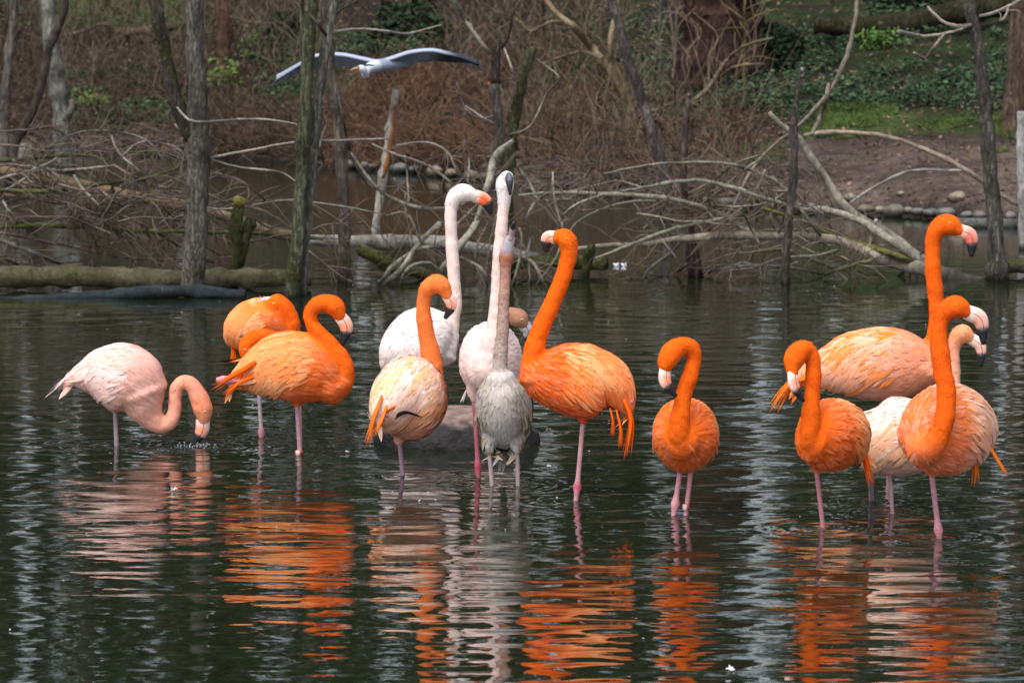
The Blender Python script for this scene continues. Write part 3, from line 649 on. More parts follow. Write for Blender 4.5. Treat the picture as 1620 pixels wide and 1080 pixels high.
# ============================================================ DEAD TREES, LOGS, BRANCHES
BARK = dict(grey=(.16, .145, .125), dark=(.075, .062, .052), pale=(.34, .31, .27), moss=(.10, .115, .04), brown=(.14, .10, .075), red=(.16, .085, .06), tan=(.20, .15, .09), wet=(.028, .036, .04), orange=(.35, .15, .06))
def stick(mb, pts, d, col, sides=8, jit=.25, knots=True, moss=0, seed=0, z_wet=True, dd=None, dmul=1.0, sub=1.0):
    """pts: (px,py,half width px), d: distance, dd: extra depth at the far end"""
    rnd = random.Random(seed * 31 + int(pts[0][0]) * 7 + int(pts[0][1]))
    q = []
    for i, p in enumerate(pts):
        t = i / max(1, len(pts) - 1)
        off = (dd or 0) * t + (rnd.uniform(-jit, jit) * (1 if 0 < i else 0))
        w3 = P(p[0], p[1], d + off); q.append((w3.x, w3.y, w3.z, (p[2] if len(p) > 2 else 2) * (1 if (p[2] if len(p) > 2 else 2) > 5 else .78) * d / F * dmul))
    q = np.array(q); L = np.linalg.norm(np.diff(q[:, :3], axis=0), axis=1).sum()
    n = int(max(5, min(60, L / (.07 * sub) + 3))); s = crom(q, n); s[:, 3] = np.maximum(s[:, 3], .0025)
    ph = rnd.uniform(0, 6)
    for i in range(n):
        s[i, 3] *= 1 + .05 * math.sin(i * .9 + ph) + rnd.uniform(-.03, .03) + (.3 if knots and rnd.random() < .05 else 0)
    wig = min(.006, q[:, 3].mean() * .3)
    for i in range(1, n - 1): s[i, 0] += rnd.uniform(-wig, wig); s[i, 2] += rnd.uniform(-wig, wig) * .7
    base = np.array(BARK[col] if isinstance(col, str) else col) * (.68 if q[:, 3].mean() < .02 else .85); sh = rnd.uniform(0, 9); ms = np.array((.11, .14, .02))
    def cf(i, t):
        z = s[i, 2]; v = math.sin(i * 1.3 + sh) * .5 + math.sin(i * .47 + t * 2 + sh) * .5
        c = base * (1 + .22 * v)
        al = (moss * .75 + .12 * math.sin(i * .5 + t + sh) if moss else 0.0) + (.22 * max(0, 1 - abs(z - .16) / .2) if (z_wet and q[0, 3] > .02) else 0)
        if z_wet and z < .10: c = mix(c * .3, c, max(0, min(1, (z - .02) / .08))); al *= max(0, min(1, z / .08))
        c = np.clip(c, .004, 1); return (c[0], c[1], c[2], max(0, al))
    mb.ring_tube(s[:, :3], s[:, 3], s[:, 3], sides, cf, rough=.10 if s[:, 3].mean() > .012 else 0)
    return s
def twigs(mb, s, cnt, d, L=(.1, .45), col='brown', seed=0, r=.0045):
    rnd = random.Random(seed + int(abs(s[0, 0]) * 1000)); base = np.array(BARK[col] if isinstance(col, str) else col)
    n = len(s)
    for j in range(cnt):
        i = rnd.randrange(max(1, n // 5), n); p = s[i, :3]
        t = nz(s[min(i + 1, n - 1), :3] - s[max(i - 1, 0), :3]); a = rnd.uniform(.3, 1.2) * rnd.choice((-1, 1))
        dr = t * math.cos(a) + np.array([0, rnd.uniform(-.4, .4), 0]) + np.cross(t, [0, 1, 0]) * math.sin(a)
        l = rnd.uniform(*L) * rnd.uniform(.5, 1); pts = [p]
        for k_ in range(4):
            dr = nz(dr + np.array([rnd.uniform(-.35, .35), rnd.uniform(-.2, .2), rnd.uniform(-.3, .22)])); pts.append(pts[-1] + dr * l / 4)
        c = base * rnd.uniform(.7, 1.5)
        mb.ring_tube(np.array(pts), np.linspace(r, r * .4, 5), np.linspace(r, r * .4, 5), 4, [c] * 5)
class Tree:
    def __init__(s, name, label, cat, d, base, group=None, ground=None):
        b = Vector(ground) if ground is not None else P(base[0], base[1], d)
        s.o = empty(name, b); tag(s.o, label, cat, group); s.d = d; s.tw = MB(); s.k = 0
    def add(s, part, pts, col, mat=None, tw=0, twc='brown', twl=(.1, .45), label=None, **k):
        m = MB(); s.k += 1; sh = stick(m, pts, k.pop('d', s.d), col, seed=s.k, **k)
        o = m.build(part, mat or (M_bark if part == 'trunk' else M_wood), s.o)
        if label: o['label'] = label
        if tw: twigs(s.tw, sh, tw, s.d, twl, twc, s.k)
        return s
    def end(s):
        if s.tw.v: s.tw.build('twigs', M_twig, s.o)['kind'] = 'stuff'
dr = row_d
# forked trunk, left
t = Tree('dead_tree', 'forked grey dead tree in the water at left, moss on its left limb', 'tree', dr(465), (305, 465))
t.add('trunk', [(305, 470, 20), (305, 440, 19), (308, 400, 18), (312, 320, 18), (314, 240, 17), (313, 180, 16), (309, 100, 15), (307, 0, 14), (306, -90, 13)], 'grey', sides=14, jit=.02, moss=.12)
t.add('branch', [(306, 222, 13), (290, 190, 12), (274, 145, 11), (263, 90, 10), (252, 40, 10), (244, -10, 11), (236, -80, 10)], 'dark', mat=M_bark, sides=12, jit=.05, moss=.45, label='mossy left limb')
t.add('branch', [(277, 166, 2.4), (298, 189, 2.2), (324, 193, 2.3), (376, 189, 2), (420, 189, 2), (460, 195, 1.8), (493, 203, 1.4)], 'pale')
t.add('branch', [(277, 197, 2.2), (311, 239, 2.2), (337, 253, 2.2), (376, 264, 2), (420, 269, 2), (450, 275, 1.8), (483, 298, 1.3)], 'pale')
t.add('branch', [(312, 255, 2.5), (345, 247, 2.5), (400, 237, 2.4), (465, 225, 2.2), (543, 222, 2), (615, 219, 1.4)], 'pale', tw=6)
t.end()
t = Tree('dead_tree', 'lichen covered upright tree in the water, left of the smooth grey one', 'tree', dr(470), (465, 470))
t.add('trunk', [(462, 474, 15), (464, 440, 13), (470, 400, 11), (476, 300, 10), (481, 200, 10), (487, 100, 10), (492, 0, 11), (496, -80, 10)], (.13, .14, .085), sides=12, jit=.02, moss=.35)
t.add('branch', [(482, 120, 5), (479, 60, 5), (476, 0, 5), (474, -60, 5)], (.13, .13, .09), mat=M_bark, jit=.02)
t.end()
t = Tree('dead_tree', 'smooth slim grey tree in the water leaning right beside the lichen covered one', 'tree', dr(468), (479, 468))
t.add('trunk', [(478, 472, 8), (481, 400, 7.5), (485, 350, 7), (492, 280, 7.5), (498, 220, 8), (507, 130, 8), (518, 60, 8), (530, 0, 8), (540, -60, 8)], (.20, .195, .165), sides=12, jit=.02)
t.add('branch', [(518, 60, 3.5), (500, 34, 3), (480, 14, 2.6), (455, -4, 2)], 'dark')
t.add('branch', [(524, 26, 3), (545, 12, 2.6), (572, -3, 2)], 'dark')
t.add('branch', [(526, 50, 2.6), (569, 46, 2.6), (607, 49, 2.6), (641, 54, 2.6), (672, 47, 2.2), (698, 40, 1.5)], 'pale', tw=3)
t.add('branch', [(493, 282, 2.4), (512, 258, 2.2), (506, 232, 2), (518, 190, 1.6)], 'grey')
t.end()
t = Tree('dead_tree', 'peeling brown tree standing behind the slim grey one, mossy foot', 'tree', dr(445), (544, 445))
t.add('trunk', [(546, 450, 13), (544, 430, 11), (545, 350, 9), (542, 280, 9.5), (538, 220, 10), (531, 170, 8), (526, 130, 6.5), (519, 60, 7), (513, 0, 7), (510, -60, 6)], (.15, .12, .10), sides=12, jit=.03, moss=.1)
t.add('branch', [(531, 130, 2.6), (542, 185, 2.6), (553, 235, 2.6), (562, 262, 3), (582, 290, 3), (597, 300, 2)], 'dark', moss=.3)
t.add('branch', [(519, 70, 3), (508, 95, 3), (503, 120, 3), (509, 145, 3)], 'dark')
t.end()
t = Tree('snag', 'short split snag of pale and orange wood rising from the log', 'dead tree', dr(410), (594, 372))
t.add('trunk', [(594, 374, 6), (596, 344, 6.5), (605, 285, 7), (609, 255, 6), (615, 220, 6), (622, 175, 6.5), (627, 142, 6)], 'pale', sides=9, jit=.02, mat=M_wood)
t.add('split', [(606, 282, 4), (613, 250, 5), (621, 205, 4), (625, 165, 2.5)], 'orange', jit=.0, d=dr(410) - .04, label='orange split wood')
t.end()
# centre cluster
t = Tree('dead_tree', 'broken dark trunk at centre above the white flamingos, splintered top', 'tree', dr(440), (795, 440))
t.add('trunk', [(796, 445, 11), (795, 380, 10), (793, 300, 9), (790, 235, 9), (789, 190, 8.5), (784, 150, 8), (780, 132, 7)], (.12, .11, .095), sides=10, jit=.03)
t.add('splinter', [(778, 146, 5), (777, 138, 4.5), (773, 130, 2)], 'orange', jit=0)
t.add('branch', [(784, 134, 7), (785, 100, 7.5), (786, 72, 6.5)], 'dark', jit=0, mat=M_bark)
t.add('branch', [(776, 84, 4), (758, 62, 4), (737, 34, 4.5), (719, 0, 5), (706, -30, 5)], (.27, .25, .21), tw=4)
t.add('branch', [(797, 73, 2), (781, 52, 2), (758, 8, 2), (750, -20, 2)], 'grey')
t.add('branch', [(797, 75, 2.3), (810, 109, 2.3), (817, 128, 2.3), (804, 166, 2.3), (803, 190, 2)], 'pale', tw=5)
t.add('branch', [(795, 76, 3), (806, 52, 3), (812, 20, 2.6), (828, -6, 2.4)], 'dark', tw=5)
t.add('branch', [(785, 182, 2), (760, 187, 2), (735, 170, 2), (722, 130, 1.6)], 'grey')
t.add('branch', [(786, 198, 2.4), (765, 187, 2.2), (737, 168, 1.6)], 'pale')
t.end()
t = Tree('dead_tree', 'mossy leaning trunk just right of the broken dark one, cut flat on top', 'tree', dr(436), (806, 440))
t.add('trunk', [(799, 445, 12), (803, 400, 11), (804, 340, 10), (803, 280, 9.5), (808, 230, 9), (816, 180, 8.5), (826, 130, 8), (842, 74, 8)], (.12, .12, .07), sides=10, jit=.03, moss=.5)
t.add('branch', [(803, 235, 4), (816, 261, 3.5), (836, 287, 3.4), (849, 314, 3)], (.30, .30, .24))
t.add('branch', [(847, 318, 2.6), (834, 344, 2.6), (839, 375, 2.6), (834, 401, 2.4)], (.30, .29, .24), tw=3)
t.add('branch', [(844, 90, 2), (868, 108, 2.4), (884, 125, 2), (864, 150, 2), (838, 200, 2), (806, 214, 3)], (.26, .23, .19), tw=3)
t.end()
t = Tree('branch_tangle', 'fan of bare pale branches rising from the water behind the white flamingos', 'branches', dr(450), (745, 450))
for pts in ([(698, 430, 5.5), (727, 388, 5.5), (753, 355, 5.5), (763, 324, 5.5), (773, 287, 5.5), (781, 255, 6), (791, 238, 6), (812, 222, 4)],
            [(715, 415, 3), (745, 368, 3.6), (762, 333, 3.6), (776, 300, 3), (790, 270, 2)],
            [(721, 357, 3), (750, 329, 3), (776, 305, 3), (800, 290, 2)], [(706, 347, 2.4), (735, 322, 2.4), (772, 300, 2.4)],
            [(729, 407, 3.4), (763, 427, 3.4), (776, 469, 3)], [(750, 435, 2), (755, 388, 2.2), (773, 350, 2)], [(768, 437, 2), (776, 380, 2), (785, 340, 2)],
            [(597, 453, 3), (620, 422, 4), (649, 401, 4.2), (675, 391, 3.6), (700, 392, 2.4)], [(605, 453, 5), (633, 427, 5), (659, 391, 5), (680, 368, 5), (696, 354, 5.5)],
            [(631, 461, 2.6), (638, 433, 2.6), (659, 417, 2.8), (683, 416, 2.4), (698, 432, 2)], [(589, 228, 2), (623, 243, 2.6), (675, 261, 2.8), (719, 293, 2.4)],
            [(555, 241, 2), (576, 272, 3), (597, 298, 3.5), (620, 313, 3.8), (659, 328, 4), (706, 330, 4), (735, 322, 3)],
            [(626, 230, 1.5), (672, 225, 2), (706, 238, 2.2), (721, 267, 2.2), (737, 290, 2)], [(734, 223, 1.6), (742, 246, 2), (740, 287, 2.2)],
            [(641, 246, 1.5), (644, 277, 2), (646, 313, 2.2), (641, 326, 2), (644, 345, 1.8)], [(623, 282, 1.5), (633, 298, 1.8), (648, 313, 2), (640, 324, 1.8)],
            [(610, 341, 1.5), (636, 336, 2.4), (652, 348, 2.6), (664, 378, 2.6), (690, 402, 2)], [(491, 365, 1.6), (517, 355, 1.8), (566, 353, 1.4)],
            [(485, 471, 3), (535, 464, 3.2), (587, 461, 3), (628, 462, 2.6), (659, 471, 2)],
            [(488, 396, 1.5), (530, 430, 1.8), (574, 458, 1.8)], [(663, 380, 2.2), (690, 395, 2.4), (715, 415, 2.2), (735, 440, 2)], [(640, 380, 1.5), (668, 395, 1.8), (690, 420, 1.8), (700, 450, 1.5)],
            [(821, 360, 2), (826, 381, 2.3), (818, 427, 2.3), (806, 458, 2.2)], [(812, 400, 3.5), (839, 412, 4), (852, 430, 3.8), (864, 455, 3.2)], [(834, 405, 2.5), (838, 430, 2.5), (836, 458, 2.2)],
            [(875, 272, 1.8), (876, 311, 2), (888, 355, 2)], [(888, 344, 2.4), (911, 324, 2.5), (955, 307, 2)], [(846, 318, 1.8), (868, 316, 1.8), (905, 315, 1.5)],
            [(400, 324, 1.5), (452, 317, 2), (504, 321, 2), (556, 329, 1.8), (610, 340, 1.4)], [(845, 455, 2), (868, 425, 2), (885, 395, 2), (890, 350, 1.5)]):
    t.add('branch', pts, random.choice([(.30, .28, .23), (.26, .25, .20), (.22, .19, .16), (.34, .32, .28)]), tw=10, twl=(.1, .6), jit=.12, twc=(.16, .12, .09))
t.end()
# logs
def log(label, pts, row, col, moss=0, sides=18, mat=None, group=None, tw=0, d=None, **k):
    t = Tree('fallen_log', label, 'log', d or dr(row), (pts[0][0], row), group)
    t.add('trunk', pts, col, sides=sides, jit=.05, moss=moss, mat=mat or M_log, tw=tw, z_wet=k.pop('wet', True), **k); t.end(); return t
log('thick mossy log lying across the water at far left', [(-80, 438, 17), (0, 438, 16), (60, 437, 17), (100, 436, 15), (180, 439, 17), (250, 441, 15), (320, 442, 16), (400, 440, 14), (493, 440, 13)], 458, (.085, .078, .045), moss=.32, wet=False)
log('wet blue grey log half sunk in front of the mossy one', [(-60, 478, 6), (60, 474, 8), (150, 469, 9), (230, 462, 10), (300, 461, 10), (388, 466, 8)], 470, 'wet', mat=M_wood, d=dr(471), wet=False)
log('long barkless log sloping down behind the forked tree', [(-40, 262, 6), (20, 272, 7), (104, 287, 9), (194, 308, 9), (285, 324, 9), (363, 344, 8), (430, 366, 9), (491, 378, 10)], 420, (.16, .12, .07), moss=.12)
log('straight grey log joining the branch fan at centre', [(488, 379, 8), (560, 382, 10), (600, 383, 12), (650, 383, 12), (685, 384, 12), (740, 392, 11), (800, 400, 10), (850, 408, 8)], 425, (.24, .23, .20))
log('hollow green brown log slanting into the water at centre', [(568, 394, 10), (590, 404, 10), (620, 420, 10), (650, 428, 9), (690, 438, 8)], 442, (.12, .12, .05), moss=.3)
log('mossy floating log left of the bare fallen tree', [(812, 418, 8), (840, 415, 9), (878, 413, 10), (920, 415, 11), (958, 418, 11)], 434, (.11, .12, .045), moss=.5)
log('grey log at the right shore behind the lone lichen trunk', [(1510, 352, 9), (1560, 354, 9), (1600, 354, 8), (1680, 356, 8)], 360, (.24, .24, .22))
log('dark low log at right edge touching the lichen trunk', [(1560, 425, 10), (1620, 420, 13), (1700, 420, 14)], 437, (.10, .10, .06), moss=.3)
t = Tree('mossy_stump', 'double mossy stump beside the forked tree, yellow moss on top', 'stump', dr(455), (370, 455))
t.add('trunk', [(366, 458, 11), (370, 430, 10), (376, 401, 10), (373, 362, 10), (377, 335, 10), (379, 324, 9)], (.11, .13, .05), moss=.6, sides=10, jit=.02)
t.add('trunk', [(379, 420, 7), (386, 390, 8), (392, 365, 8), (397, 345, 8)], (.09, .10, .05), moss=.5, sides=10, jit=.02)
t.add('moss_cap', [(372, 322, 8), (380, 319, 9), (388, 323, 6)], (.20, .19, .04), mat=M_moss, jit=0)
t.end()
t = Tree('mossy_stump', 'leaning mossy branch stub against the floating log', 'stump', dr(441), (924, 441))
t.add('trunk', [(922, 446, 8), (928, 420, 7), (933, 400, 8), (938, 386, 5)], (.10, .11, .03), moss=.5, jit=.02); t.end()
# left brush pile: a fallen crown
t = Tree('brush_pile', 'brush pile of thin tangled branches across the left water', 'branches', dr(440), (0, 440))
for pts, c in (([(-60, 256, 4), (0, 254, 4), (104, 246, 3.6), (145, 247, 3.6), (169, 254, 3), (197, 242, 2.5), (285, 238, 2)], 'moss'),
               ([(-60, 298, 5), (0, 300, 5), (65, 303, 4.6), (130, 296, 4.4), (187, 287, 4), (233, 281, 3.6), (283, 265, 3)], 'moss'),
               ([(-60, 358, 5), (0, 359, 5), (78, 357, 5), (143, 360, 4.8), (233, 365, 4.4), (285, 366, 4), (363, 368, 4), (450, 371, 3.5), (510, 379, 3)], 'moss'),
               ([(-40, 362, 3), (0, 368, 3), (65, 381, 3), (130, 394, 2.6), (207, 409, 2.4), (285, 411, 2.2), (384, 405, 1.6)], (.22, .15, .13)),
               ([(-40, 366, 5), (0, 379, 5), (52, 399, 4.6), (100, 419, 4)], 'grey'),
               ([(8, 308, 3.4), (78, 319, 3.2), (156, 331, 3), (220, 352, 2.6), (285, 391, 2)], 'brown'),
               ([(21, 254, 3), (47, 265, 3), (104, 269, 2.6), (180, 262, 1.8)], 'pale'), ([(117, 277, 2.6), (130, 298, 2.6), (156, 324, 2.6), (172, 347, 2)], 'pale'),
               ([(169, 254, 2.6), (207, 277, 2.4), (246, 293, 2), (293, 300, 1.5)], (.24, .17, .15)), ([(174, 210, 2.4), (187, 241, 2.4), (207, 259, 2.2), (226, 277, 1.8)], 'pale'),
               ([(47, 249, 1.8), (104, 218, 2), (140, 207, 2.2), (194, 210, 2.2), (233, 223, 2), (262, 257, 1.5)], 'grey'), ([(0, 208, 2), (50, 205, 2.2), (90, 204, 2), (130, 240, 1.5)], 'grey'),
               ([(-20, 290, 3), (20, 277, 3), (55, 268, 2.4), (90, 250, 2)], 'pale'), ([(10, 300, 3), (40, 282, 2.6), (60, 267, 2)], 'pale'),
               ([(220, 352, 2.2), (246, 385, 2), (270, 410, 1.8), (300, 440, 1.5)], 'brown'), ([(145, 335, 2), (190, 370, 2), (240, 410, 1.8), (290, 432, 1.5)], 'grey'),
               ([(245, 362, 2), (262, 348, 2.4), (290, 340, 2)], 'pale'), ([(0, 340, 2), (20, 345, 2), (45, 358, 1.8)], 'brown'), ([(5, 318, 2.2), (16, 335, 2.4), (42, 358, 2)], 'pale'),
               ([(156, 262, 1.6), (180, 300, 1.8), (178, 326, 1.5)], 'brown'), ([(235, 290, 1.6), (256, 325, 1.8), (280, 350, 1.5)], 'moss'), ([(108, 290, 1.8), (116, 318, 1.8), (126, 340, 1.5)], 'brown'),
               ([(300, 322, 2), (340, 330, 2), (376, 329, 2), (430, 320, 1.5)], 'pale'), ([(325, 390, 2), (360, 410, 2), (400, 430, 2), (430, 452, 1.5)], 'brown'), ([(70, 345, 1.6), (130, 352, 1.6), (200, 362, 1.4)], 'brown'),
               ([(-40, 415, 3), (0, 408, 3), (30, 420, 2.5)], 'moss'), ([(94, 320, 1.8), (130, 352, 2), (150, 378, 1.5)], 'grey')):
    t.add('branch', pts, c, tw=26, twl=(.12, .55), jit=.3, moss=.4 if c == 'moss' else 0, twc=(.15, .11, .09))
TL = t
# right fallen tree
t = Tree('fallen_tree', 'bare fallen tree with many arching branches lying in the water at right', 'tree', dr(440), (1475, 432))
t.add('trunk', [(1560, 458, 16), (1500, 438, 15), (1470, 427, 13), (1425, 417, 11), (1381, 404, 9), (1345, 386, 8), (1278, 374, 7), (1200, 374, 6.5), (1163, 373, 6.5), (1120, 375, 6), (1072, 378, 5.5), (1020, 386, 5), (955, 388, 4.5), (904, 395, 4)], (.24, .215, .17), sides=12, jit=.08, mat=M_wood, tw=10)
for pts, c, mo in (([(1192, 369, 5.5), (1137, 339, 5.2), (1085, 320, 4.8), (1033, 311, 4.6), (955, 307, 4.2), (878, 305, 3.6), (821, 309, 2.6)], (.28, .26, .21), 0),
                   ([(1459, 414, 7.5), (1407, 378, 6.5), (1355, 347, 6), (1298, 331, 5.5), (1278, 333, 5), (1215, 316, 4.6), (1163, 298, 4.4), (1111, 286, 4.2), (1072, 287, 3.8), (1033, 294, 3.2), (981, 303, 2)], (.25, .24, .19), 0),
                   ([(1454, 418, 5.5), (1407, 400, 5.2), (1355, 383, 5), (1304, 365, 4.6), (1265, 347, 4.2), (1231, 337, 3.6), (1180, 318, 3)], (.22, .22, .06), .4),
                   ([(1150, 345, 3.5), (1137, 347, 4), (1100, 355, 4), (1059, 364, 3.8), (1018, 379, 3.4), (955, 404, 2.6), (940, 410, 2)], (.26, .25, .19), 0),
                   ([(955, 275, 1.8), (1020, 262, 2.4), (1085, 257, 2.8), (1150, 259, 3), (1202, 275, 3), (1234, 290, 3.2), (1256, 316, 3.2), (1285, 355, 3.2), (1301, 378, 3)], (.25, .23, .18), 0),
                   ([(1200, 399, 3.6), (1239, 395, 4), (1278, 407, 4), (1324, 426, 4)], (.20, .19, .12), .2), ([(1059, 446, 2), (1111, 433, 2.6), (1163, 421, 3), (1215, 420, 3), (1252, 423, 3), (1300, 434, 3)], (.26, .23, .2), 0),
                   ([(1088, 373, 2.8), (1059, 401, 3), (1025, 427, 3.2), (1018, 440, 3.2), (981, 457, 3)], (.34, .33, .30), 0), ([(1025, 434, 1.6), (1060, 438, 1.8), (1098, 442, 1.6), (1147, 460, 1.2)], (.3, .28, .24), 0),
                   ([(1462, 395, 2.2), (1438, 422, 3), (1415, 443, 3), (1424, 455, 2.4), (1436, 464, 2)], (.10, .10, .09), 0), ([(1386, 348, 4), (1378, 376, 3.4), (1374, 402, 3)], (.38, .36, .32), 0),
                   ([(1304, 434, 4), (1345, 420, 4.2), (1381, 411, 4)], (.17, .16, .08), .3), ([(1256, 290, 2.5), (1222, 318, 2.4), (1166, 327, 2.2), (1120, 322, 2)], (.26, .24, .18), 0),
                   ([(1290, 400, 2), (1312, 402, 2.2), (1340, 410, 2.2), (1360, 430, 2)], (.26, .22, .15), 0), ([(1230, 370, 2), (1245, 350, 2.4), (1275, 350, 2.2), (1330, 372, 2)], (.28, .26, .22), 0),
                   ([(888, 420, 2), (905, 360, 2), (955, 330, 2.2), (1010, 318, 2.4), (1085, 320, 2.2)], (.25, .23, .18), 0), ([(1018, 361, 2), (1038, 345, 2), (1055, 326, 2)], (.27, .25, .2), 0),
                   ([(1200, 254, 2.4), (1175, 270, 2.4), (1140, 300, 2.4), (1105, 326, 2.2)], (.3, .28, .23), 0), ([(1210, 268, 2), (1196, 300, 2), (1160, 340, 2), (1130, 345, 1.6)], (.3, .28, .23), 0), ([(1205, 245, 2), (1165, 258, 2.2), (1120, 290, 2.2), (1040, 330, 1.6)], (.22, .22, .14), .2)):
    t.add('branch', pts, c, tw=17, twl=(.15, .8), jit=.25, moss=mo, twc=(.17, .13, .10))
TR = t
def extra(t, boxes, cnt, d, colr, seed, lab=None):
    rnd = random.Random(seed)
    for j in range(cnt):
        x0, x1, y0, y1, sgn = rnd.choice(boxes); x = rnd.uniform(x0, x1); y = rnd.uniform(y0, y1); L = rnd.uniform(60, 190); h = rnd.uniform(-14, 40); e = rnd.uniform(-25, 35)
        pts = [(x + sgn * L * q, y - h * math.sin(q * 2.6) + e * q + rnd.uniform(-4, 4), 2.3 * (1 - q * .6)) for q in (0, .2, .4, .6, .8, 1)]
        t.add('branch', pts, tuple(np.array(colr) * rnd.uniform(.6, 1.3)), tw=8, twl=(.1, .5), jit=.2, d=d + rnd.uniform(-.6, .8), twc=(.17, .14, .11))
extra(TL, [(-20, 200, 230, 400, 1), (150, 400, 260, 420, 1), (60, 420, 300, 430, -1)], 34, dr(440), (.19, .15, .13), 9); TL.end()
t = TR
extra(t, [(1000, 1420, 300, 420, -1), (1180, 1440, 340, 420, -1), (1000, 1250, 290, 380, 1)], 17, dr(440), (.25, .22, .17), 5)
t.end()
t = Tree('driftwood', 'long grey diagonal log crossing the upright pole at right', 'log', dr(432), (1462, 412))
t.add('trunk', [(1217, 178, 4.5), (1236, 197, 5), (1260, 215, 6), (1285, 251, 6.5), (1311, 287, 7), (1327, 316, 7.5), (1355, 342, 7.5), (1407, 372, 8), (1462, 414, 9), (1500, 445, 9)], (.23, .21, .17), jit=.04, mat=M_wood, tw=4); t.end()
t = Tree('driftwood', 'long bowed bare branch arching over the soil bank at right', 'branch', dr(395), (1345, 321))
t.add('trunk', [(1272, 214, 4), (1310, 209, 4.4), (1345, 210, 4.4), (1392, 214, 4.6), (1433, 225, 4.8), (1485, 246, 5), (1524, 267, 5), (1558, 289, 5), (1589, 311, 5), (1650, 345, 5), (1720, 400, 5)], (.34, .28, .21), jit=.05, mat=M_wood)
t.add('branch', [(1345, 321, 2.2), (1376, 300, 2.8), (1420, 277, 3), (1454, 269, 3), (1521, 270, 2.6)], (.33, .31, .28)); t.end()
t = Tree('dead_tree', 'dark upright pole at right with pale sawn tip', 'tree', dr(450), (1243, 450))
t.add('trunk', [(1243, 452, 7), (1244, 400, 7), (1249, 350, 7), (1254, 300, 7), (1256, 250, 7), (1256, 207, 6.5), (1261, 155, 5), (1268, 112, 4.5)], (.13, .11, .095), jit=.02)
t.add('tip', [(1268, 122, 4.6), (1270, 107, 4.4)], (.42, .4, .38), jit=0, d=dr(450) - .005, label='pale bare tip'); t.end()
t = Tree('dead_tree', 'tall thin whip of dead wood bending up to the top right of centre', 'tree', dr(425), (1140, 310))
t.add('trunk', [(1150, 345, 3), (1200, 254, 3), (1265, 197, 3.5), (1296, 165, 4), (1314, 143, 4.6), (1328, 115, 5), (1340, 88, 5), (1349, 50, 4.6), (1357, 0, 4.2), (1360, -60, 4)], (.24, .205, .165), jit=.05, mat=M_wood)
t.add('branch', [(1311, 132, 3), (1307, 155, 4.6), (1298, 185, 4.6), (1285, 212, 4)], (.24, .20, .16)); t.end()
t = Tree('dead_tree', 'lone lichen speckled trunk at right with forked dead twigs at its top', 'tree', dr(444), (1579, 444))
t.add('trunk', [(1580, 448, 17), (1578, 425, 15), (1573, 350, 12.5), (1566, 272, 11.5), (1562, 207, 11.5), (1555, 130, 10.5), (1545, 60, 9.5), (1537, 25, 9), (1533, 8, 8)], (.125, .115, .10), sides=12, jit=.02, moss=.12)
t.add('branch', [(1536, 40, 4), (1522, 42, 4), (1494, 36, 3.4), (1478, 22, 2.8), (1468, 11, 2.4)], (.36, .30, .26))
t.add('branch', [(1532, 42, 3.2), (1500, 52, 3), (1478, 56, 3.4), (1455, 57, 4), (1421, 50, 4)], (.36, .31, .26))
t.add('branch', [(1495, 53, 3), (1480, 72, 3), (1463, 92, 3), (1446, 84, 3)], (.36, .30, .25))
t.add('branch', [(1550, 26, 3.6), (1575, 20, 3.4), (1600, 8, 3), (1630, -8, 2.5)], (.34, .30, .26), tw=4, twc=(.3, .26, .22))
t.add('branch', [(1596, 8, 2.6), (1590, 28, 2.6), (1582, 33, 2.4)], (.36, .30, .25))
t.end()
t = Tree('post', 'pale grey wooden post at the right edge', 'post', dr(395), (1618, 395))
t.add('trunk', [(1620, 395, 8), (1618, 300, 8), (1616, 240, 8), (1615, 176, 7)], (.30, .29, .28), jit=.0, mat=M_wood); t.end()
t = Tree('dead_tree', 'slanting dark trunk with peeled patches leaning left at upper centre right', 'tree', dr(352), (1056, 345))
t.add('trunk', [(1058, 352, 8), (1054, 285, 8), (1041, 246, 8), (1030, 205, 8), (1020, 168, 8), (1006, 130, 8), (992, 91, 8), (982, 50, 7), (967, 0, 6.5), (955, -50, 6)], (.14, .12, .11), jit=.04)
t.add('branch', [(990, 97, 4), (981, 96, 4), (974, 90, 2.5)], 'grey'); t.end()
t = Tree('dead_tree', 'thin broken stake with mossy foot in the water right of centre', 'tree', dr(437), (1100, 437))
t.add('trunk', [(1101, 440, 12), (1096, 400, 10), (1090, 350, 6), (1083, 311, 6), (1081, 272, 6), (1084, 210, 5.5), (1088, 155, 5)], (.12, .09, .08), jit=.03, moss=.15)
t.add('branch', [(1098, 412, 3), (1085, 420, 2.6), (1072, 430, 2)], 'dark'); t.end()
t = Tree('dead_tree', 'slim weathered tree at the far left edge', 'tree', dr(300), (5, 300))
t.add('trunk', [(4, 302, 9), (5, 246, 9), (6, 181, 8), (11, 117, 7), (18, 52, 6), (23, 0, 5.5), (27, -50, 5)], (.20, .17, .15), jit=.03); t.end()
t = Tree('dead_tree', 'dark crooked trunk leaning right across the far left corner', 'tree', dr(290), (12, 270))
t.add('trunk', [(14, 288, 8), (24, 228, 8), (38, 202, 7.5), (54, 169, 7), (67, 124, 7), (79, 75, 7), (97, 33, 6), (104, 0, 6), (108, -50, 6)], (.10, .078, .068), jit=.04); t.end()
t = Tree('dead_tree', 'broad smooth grey tree at left between the crooked trunk and the forked one', 'tree', dr(272), (104, 272))
t.add('trunk', [(104, 276, 16), (102, 246, 15), (97, 181, 14), (87, 117, 13.5), (79, 52, 12.5), (75, 0, 12), (72, -60, 12)], (.23, .225, .20), sides=12, jit=.02)
t.add('branch', [(100, 190, 6), (112, 176, 6), (114, 160, 5)], (.20, .19, .15), mat=M_bark); t.end()

